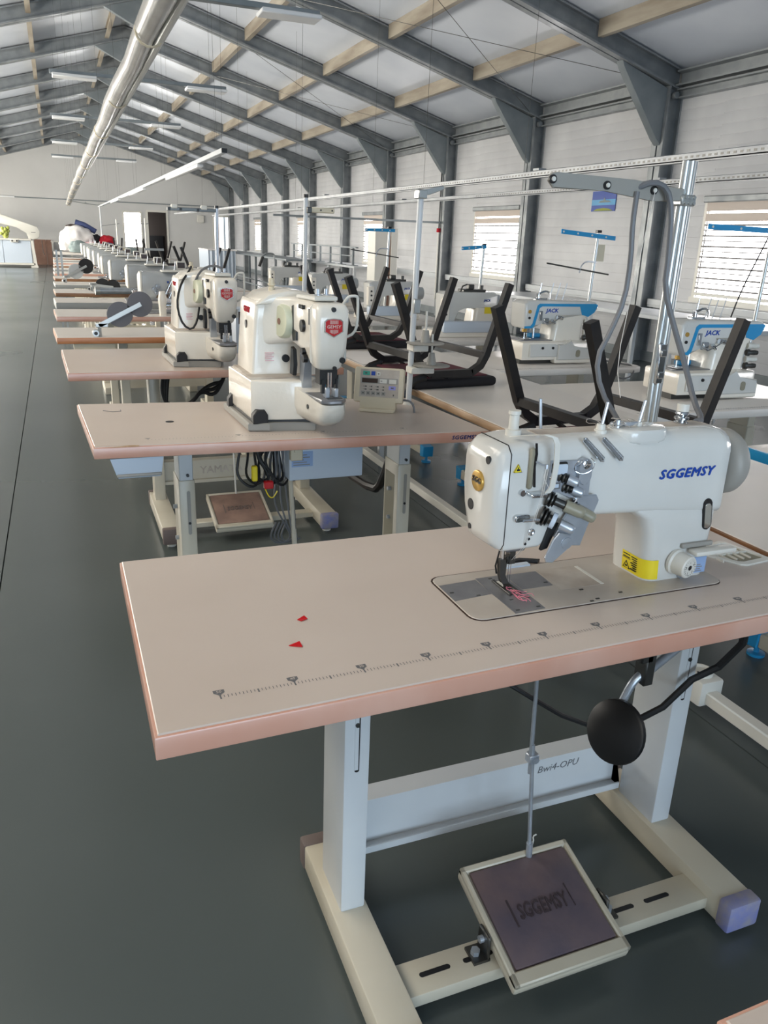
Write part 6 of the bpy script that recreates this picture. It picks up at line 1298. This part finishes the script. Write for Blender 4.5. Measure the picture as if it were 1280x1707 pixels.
mb = MB(); mb.box((5.02, 12.52, 0.05), (5.08, 12.85, 1.51)); obj('open_strip', mb, 'cardboard', t)
mb = MB(); mb.box((5.08, 12.5, 0), (5.20, 12.85, 1.50), 0.01); obj('cabinet_door', mb, 'lt_p', t)
t = thing('alarm_pull', 'thin conduit with a red alarm point on a wall column', 'alarm', (6.5, 13.0, 1.4))
mb = MB(); mb.cyl((6.58, 13.9, 1.55), (6.58, 13.9, 2.9), 0.012, n=8); obj('conduit', mb, 'black', t)
mb = MB(); mb.box((6.55, 13.87, 1.49), (6.61, 13.94, 1.56), 0.006); obj('alarm_box', mb, 'red_cl', t)
mb = MB(); mb.cyl((6.58, 13.9, 0.3), (6.58, 13.9, 1.49), 0.02, n=8); obj('conduit', mb, 'lt_p', t)
# steel frames and white tables deep in the hall
def frame_table(x0, x1, y0, y1, z, label, m='steel_dk', name='steel_table', cat='table', shelf=False, n=3):
    t = thing(name, label, cat, ((x0+x1)/2, (y0+y1)/2, 0))
    mb = MB(); mb.box((x0, y0, z-0.04), (x1, y1, z), 0.003); obj('table_top', mb, m, t)
    for k in range(n):
        y = y0+0.05+(y1-y0-0.15)*k/(n-1)
        for x in (x0+0.02, x1-0.07):
            mb = MB(); mb.box((x, y, 0), (x+0.05, y+0.05, z-0.04)); obj('leg', mb, m, t)
    if shelf:
        for x in (x0+0.03, x1-0.06):
            mb = MB(); mb.box((x, y0+0.1, 0.12), (x+0.03, y1-0.1, 0.15)); obj('low_rail', mb, m, t)
    return t
frame_table(4.6, 5.2, 17.3, 26.5, 0.86, 'long dark steel frame table deep in the hall behind the bartack machines', n=4, shelf=True)
t = frame_table(5.55, 6.15, 15.6, 20.8, 0.80, 'white table holding a steel pipe rack near the far windows', 'white_p', n=4)
t = thing('pipe_rack', 'low steel pipe rack standing on the white table near the far windows', 'rack', (5.85, 18, 0.80))
for k in range(7):
    y = 15.9+0.75*k; mb = MB(); mb.box((5.62, y, 0.80), (5.66, y+0.04, 1.14)); mb.box((5.6, y-0.08, 0.80), (5.72, y+0.12, 0.812)); obj('upright', mb, 'steel_dk', t)
mb = MB(); mb.box((5.61, 15.7, 1.14), (5.67, 20.6, 1.17)); obj('top_rail', mb, 'steel_dk', t)
mb = MB(); mb.box((5.63, 15.9, 0.98), (5.65, 20.4, 1.0)); obj('middle_rail', mb, 'steel_dk', t)
t = thing('cloth_table', 'table covered with hanging pale blue-white cloth behind the steel frame table', 'table', (4.2, 22.8, 0))
mb = MB(); pr_ = [(3.75+0.03*k, 22.0+0.025*math.sin(k*1.7)) for k in range(25)]
mb.loft([[(x, y, z) for x, y in pr_] + [(x, 23.5, z) for x, y in reversed(pr_)] for z in (0.10, 0.90)]); obj('white_cloth', mb, 'blue_grey', t)
mb = MB(); mb.box((3.73, 21.95, 0.90), (4.5, 23.52, 0.93)); obj('cloth_top', mb, 'bag', t)
for x in (3.8, 4.38):
    mb = MB(); mb.box((x, 22.2, 0), (x+0.05, 22.25, 0.90)); obj('leg', mb, 'steel_dk', t)
t = thing('clamp_stand', 'bent steel stand with a black handle above the steel frame table', 'stand', (4.3, 17.1, 0))
mb = MB(); mb.tube([(4.32, 17.15, 0.0), (4.32, 17.15, 0.93), (4.26, 17.15, 0.97), (4.12, 17.15, 0.965), (4.05, 17.15, 0.90), (4.0, 17.15, 0.78)], 0.018, 7, smooth=1); obj('bent_tube', mb, 'steel', t)
mb = MB(); mb.cyl((4.06, 17.15, 0.90), (3.98, 17.15, 0.70), 0.03, n=8); obj('handle', mb, 'black', t)

# ================================================================== the far end
t = thing('press_machine', 'large white C-shaped cutting machine with long arm at the far left', 'machine', (-1.6, 31, 0))
mb = MB(); mb.prism([(-3.4, 1.80), (-1.65, 1.72), (-0.73, 1.39), (-0.50, 1.33), (-0.43, 1.18), (-0.45, 1.0), (-0.54, 0.93), (-0.70, 0.89), (-0.80, 0.93), (-0.82, 1.12), (-1.12, 1.31), (-1.62, 1.42), (-1.72, 1.36), (-1.72, 1.15), (-3.4, 1.15)], 'y', 30.8, 31.15, 0.03, 2); pa = obj('arm', mb, 'lt_p', t)
mb = MB(); mb.box((-0.70, 30.79, 1.13), (-0.56, 30.80, 1.15)); obj('arm_mark', mb, 'print', pa)
mb = MB(); mb.box((-3.4, 30.6, 0.87), (-0.72, 31.6, 0.93), 0.01); obj('machine_table', mb, 'lt_p', t)
for x0, x1 in ((-3.4, -2.6), (-2.59, -1.62), (-1.61, -0.75)):
    mb = MB(); mb.box((x0, 30.65, 0.14), (x1, 31.5, 0.87), 0.008); obj('cabinet_panel', mb, 'blue_grey', t)
mb = MB(); mb.box((-3.4, 30.62, 0.08), (-0.66, 31.5, 0.14)); obj('base_rail', mb, 'lt_p', t)
mb = MB(); mb.prism([(-0.74, 0.87), (-0.66, 0.87), (-0.60, 0.05), (-0.70, 0.05)], 'y', 30.62, 30.8); mb.box((-0.80, 30.6, 0.0), (-0.58, 30.85, 0.06)); mb.box((-3.3, 30.7, 0), (-3.0, 31.4, 0.08)); obj('side_leg', mb, 'lt_p', t)
mb = MB(); mb.box((-1.36, 30.56, 0.80), (-1.12, 30.62, 0.90), 0.01); hbx = obj('switch_plate', mb, 'lt_p', t)
for x in (-1.33, -1.19):
    mb = MB(); mb.box((x, 30.55, 0.83), (x+0.05, 30.565, 0.88)); obj('switch', mb, 'black', hbx)
t = thing('plant_ornament', 'yellow-green plant ornament on the white cutting machine table', 'ornament', (-1.55, 30.9, 0.93))
mb = MB()
for k in range(14):
    a = k*2.4; r = 0.03+0.012*(k % 5); mb.ball((-1.50+r*math.cos(a)*1.6, 30.7+0.05*math.sin(a), 1.0+0.02*k), 0.045, 7, (1.1, 1, 1.3))
obj('leaves', mb, 'leaf', t)
mb = MB(); mb.ball((-1.60, 30.72, 1.15), 0.09, 8, (0.9, 0.7, 1.2)); obj('pale_bloom', mb, 'creamc', t)
mb = MB(); mb.cyl((-1.50, 30.72, 0.93), (-1.50, 30.72, 1.02), 0.06, n=10); obj('pot', mb, 'leaf', t)
t = thing('board_stack', 'brown boards leaning on the far wall right of the white cutting machine', 'boards', (-0.4, 33.3, 0))
for k, (x0, x1) in enumerate(((-0.70, -0.30), (-0.29, -0.10))):
    mb = MB(); mb.loft([[(x0, 33.2, 0), (x1, 33.2, 0), (x1, 33.24, 0), (x0, 33.24, 0)], [(x0, 33.68, 0.88), (x1, 33.68, 0.88), (x1, 33.72, 0.88), (x0, 33.72, 0.88)]]); obj('board', mb, 'cardboard', t)
mb = MB(); mb.tube([(-0.42, 33.3, 0.85), (-0.41, 33.2, 0.45), (-0.37, 33.15, 0.35)], 0.012, 5); obj('hanging_strap', mb, 'black', t)
t = thing('low_rail', 'white low rail on posts along the far wall', 'rail', (0.3, 33.4, 0))
mb = MB(); mb.box((-0.12, 33.5, 0.80), (1.2, 33.54, 0.85)); obj('top_rail', mb, 'lt_p', t)
for x in (-0.1, 0.55, 1.15):
    mb = MB(); mb.box((x, 33.5, 0), (x+0.07, 33.54, 0.80)); obj('post', mb, 'lt_p', t)
t = thing('wall_sign', 'small white box high on the far wall above the doorway', 'box', (5.0, YF, 1.8))
mb = MB(); mb.box((5.35, YF-0.10, 1.70), (5.62, YF-0.002, 1.98), 0.02); obj('box_body', mb, 'lt_p', t)
# heap of clothes on a table of the left row
def lump(name, label, cat, c, r, sc, m, seed, amp=0.22):
    rnd = random.Random(seed); bm = bmesh.new(); bmesh.ops.create_icosphere(bm, subdivisions=4, radius=1.0)
    ph = [(Vector((rnd.uniform(-1, 1), rnd.uniform(-1, 1), rnd.uniform(-1, 1))).normalized()*rnd.uniform(3, 9), rnd.uniform(0, 6)) for _ in range(9)]
    for v in bm.verts:
        d = v.co.normalized(); a = 0
        for q, p in ph: a += abs(math.sin(q.dot(d)+p))*amp/4
        v.co = d*(1.0+a-amp); v.co.z = max(v.co.z, -0.55)
    mb = MB(); mb.bm.free(); mb.bm = bm
    bmesh.ops.transform(bm, matrix=Matrix.Translation(c) @ Matrix.Diagonal((r*sc[0], r*sc[1], r*sc[2], 1)), verts=bm.verts)
    return tag(obj(name, mb, m, sharp=70), label, cat)
HY = 18.8
t = thing('heap_table', 'table under the heap of clothes at the end of the left row', 'table', (0.75, HY, 0))
mb = MB(); mb.box((-0.03, HY-0.5, 0.80), (1.7, HY+0.5, 0.84), 0.004); obj('board', mb, 'top_w', t)
for x in (0.1, 1.55):
    for y in (HY-0.4, HY+0.4):
        mb = MB(); mb.box((x, y, 0), (x+0.05, y+0.05, 0.80)); obj('leg', mb, 'steel_dk', t)
lump('laundry_bag', 'big crumpled white bag on the far heap of clothes', 'bag', (0.46, HY, 1.10), 0.30, (1.05, 1, 0.86), 'bag', 3)
lump('laundry_bag', 'drooping white bag at the left end of the far heap', 'bag', (0.26, HY-0.06, 0.99), 0.17, (0.9, 1, 1.2), 'bag', 5)
lump('cloth_heap', 'grey-green cloth bundle in front of the big white bag', 'cloth', (0.46, HY-0.34, 0.93), 0.17, (1, 0.8, 0.85), 'greyc', 8)
lump('cloth_heap', 'pink cloth bundle right of the grey-green bundle', 'cloth', (0.72, HY-0.28, 0.93), 0.16, (1.1, 0.9, 0.8), 'pinkc', 9)
lump('cloth_heap', 'bright red cloth bundle on the far heap of clothes', 'cloth', (1.05, HY+0.02, 1.08), 0.15, (1.1, 1, 0.8), 'red_cl', 12)
lump('cloth_heap', 'black cloth bundle between the white bag and the red bundle', 'cloth', (0.84, HY+0.05, 1.09), 0.13, (0.8, 1, 0.9), 'blackf', 14)
lump('cloth_heap', 'blue cloth bundle under the red bundle', 'cloth', (1.06, HY-0.2, 0.97), 0.11, (1.2, 1, 0.75), 'denim', 15)
lump('cloth_heap', 'cream cloth bundle at the right end of the far heap', 'cloth', (1.24, HY-0.22, 0.90), 0.13, (1.2, 1, 0.75), 'creamc', 16)
lump('cloth_heap', 'grey padded bundle at the right end of the far table', 'cloth', (1.52, HY-0.1, 0.89), 0.13, (1.2, 1, 0.6), 'greyc', 17)
tag(obj('cloth_roll', MB().tube([(0.45, HY+0.12, 1.45), (0.62, HY+0.1, 1.40), (0.84, HY+0.05, 1.27)], 0.055, 10), 'denim'), 'blue cloth roll lying across the top of the white bag', 'cloth roll')
tag(obj('cloth_roll', MB().tube([(0.27, HY+0.05, 1.33), (0.36, HY+0.08, 1.36), (0.52, HY+0.1, 1.34)], 0.05, 10), 'dkbrown'), 'dark brown cloth roll at the top left of the far heap', 'cloth roll')
dup(ch, (1.30, 16.2, 0.78), 1.2, 'far upturned chair in front of the bright end window')
dup(ch, (1.62, 13.6, 0.78), 0.4, 'far upturned chair in front of the dark doorway')
t = thing('centre_table', 'fifth long centre table under the far upturned chairs', 'table', (1.5, 15, 0))
tabletop(t, [(1.2, 11.8), (1.82, 11.8), (1.82, 17.4), (1.19, 17.4)], 0.78, 0.03, 'top_w', 'wood')
for y in (12.0, 17.2):
    for x in (1.28, 1.75):
        mb = MB(); mb.box((x, y, 0), (x+0.035, y+0.035, 0.75)); obj('leg', mb, 'white_p', t)
for k, (x, y, lb) in enumerate(((1.05, 15.5, 'thin stand with a star-shaped thread tree far down the left row'), (1.28, 12.9, 'thin pale stand in front of the dark doorway'))):
    t = thing('thread_stand', lb, 'thread stand', (x, y, TZ))
    mb = MB(); mb.cyl((x, y, TZ), (x, y, 1.5), 0.012, n=8); obj('post', mb, 'lt_p', t)
    mb = MB(); mb.tube([(x-0.25, y, 1.38+0.05*k), (x, y, 1.42), (x+0.05, y, 1.43)], 0.006, 5); mb.box((x-0.03, y-0.02, 1.05), (x+0.22*k+0.03, y+0.02, 1.08)); obj('cross_arm', mb, 'steel', t)
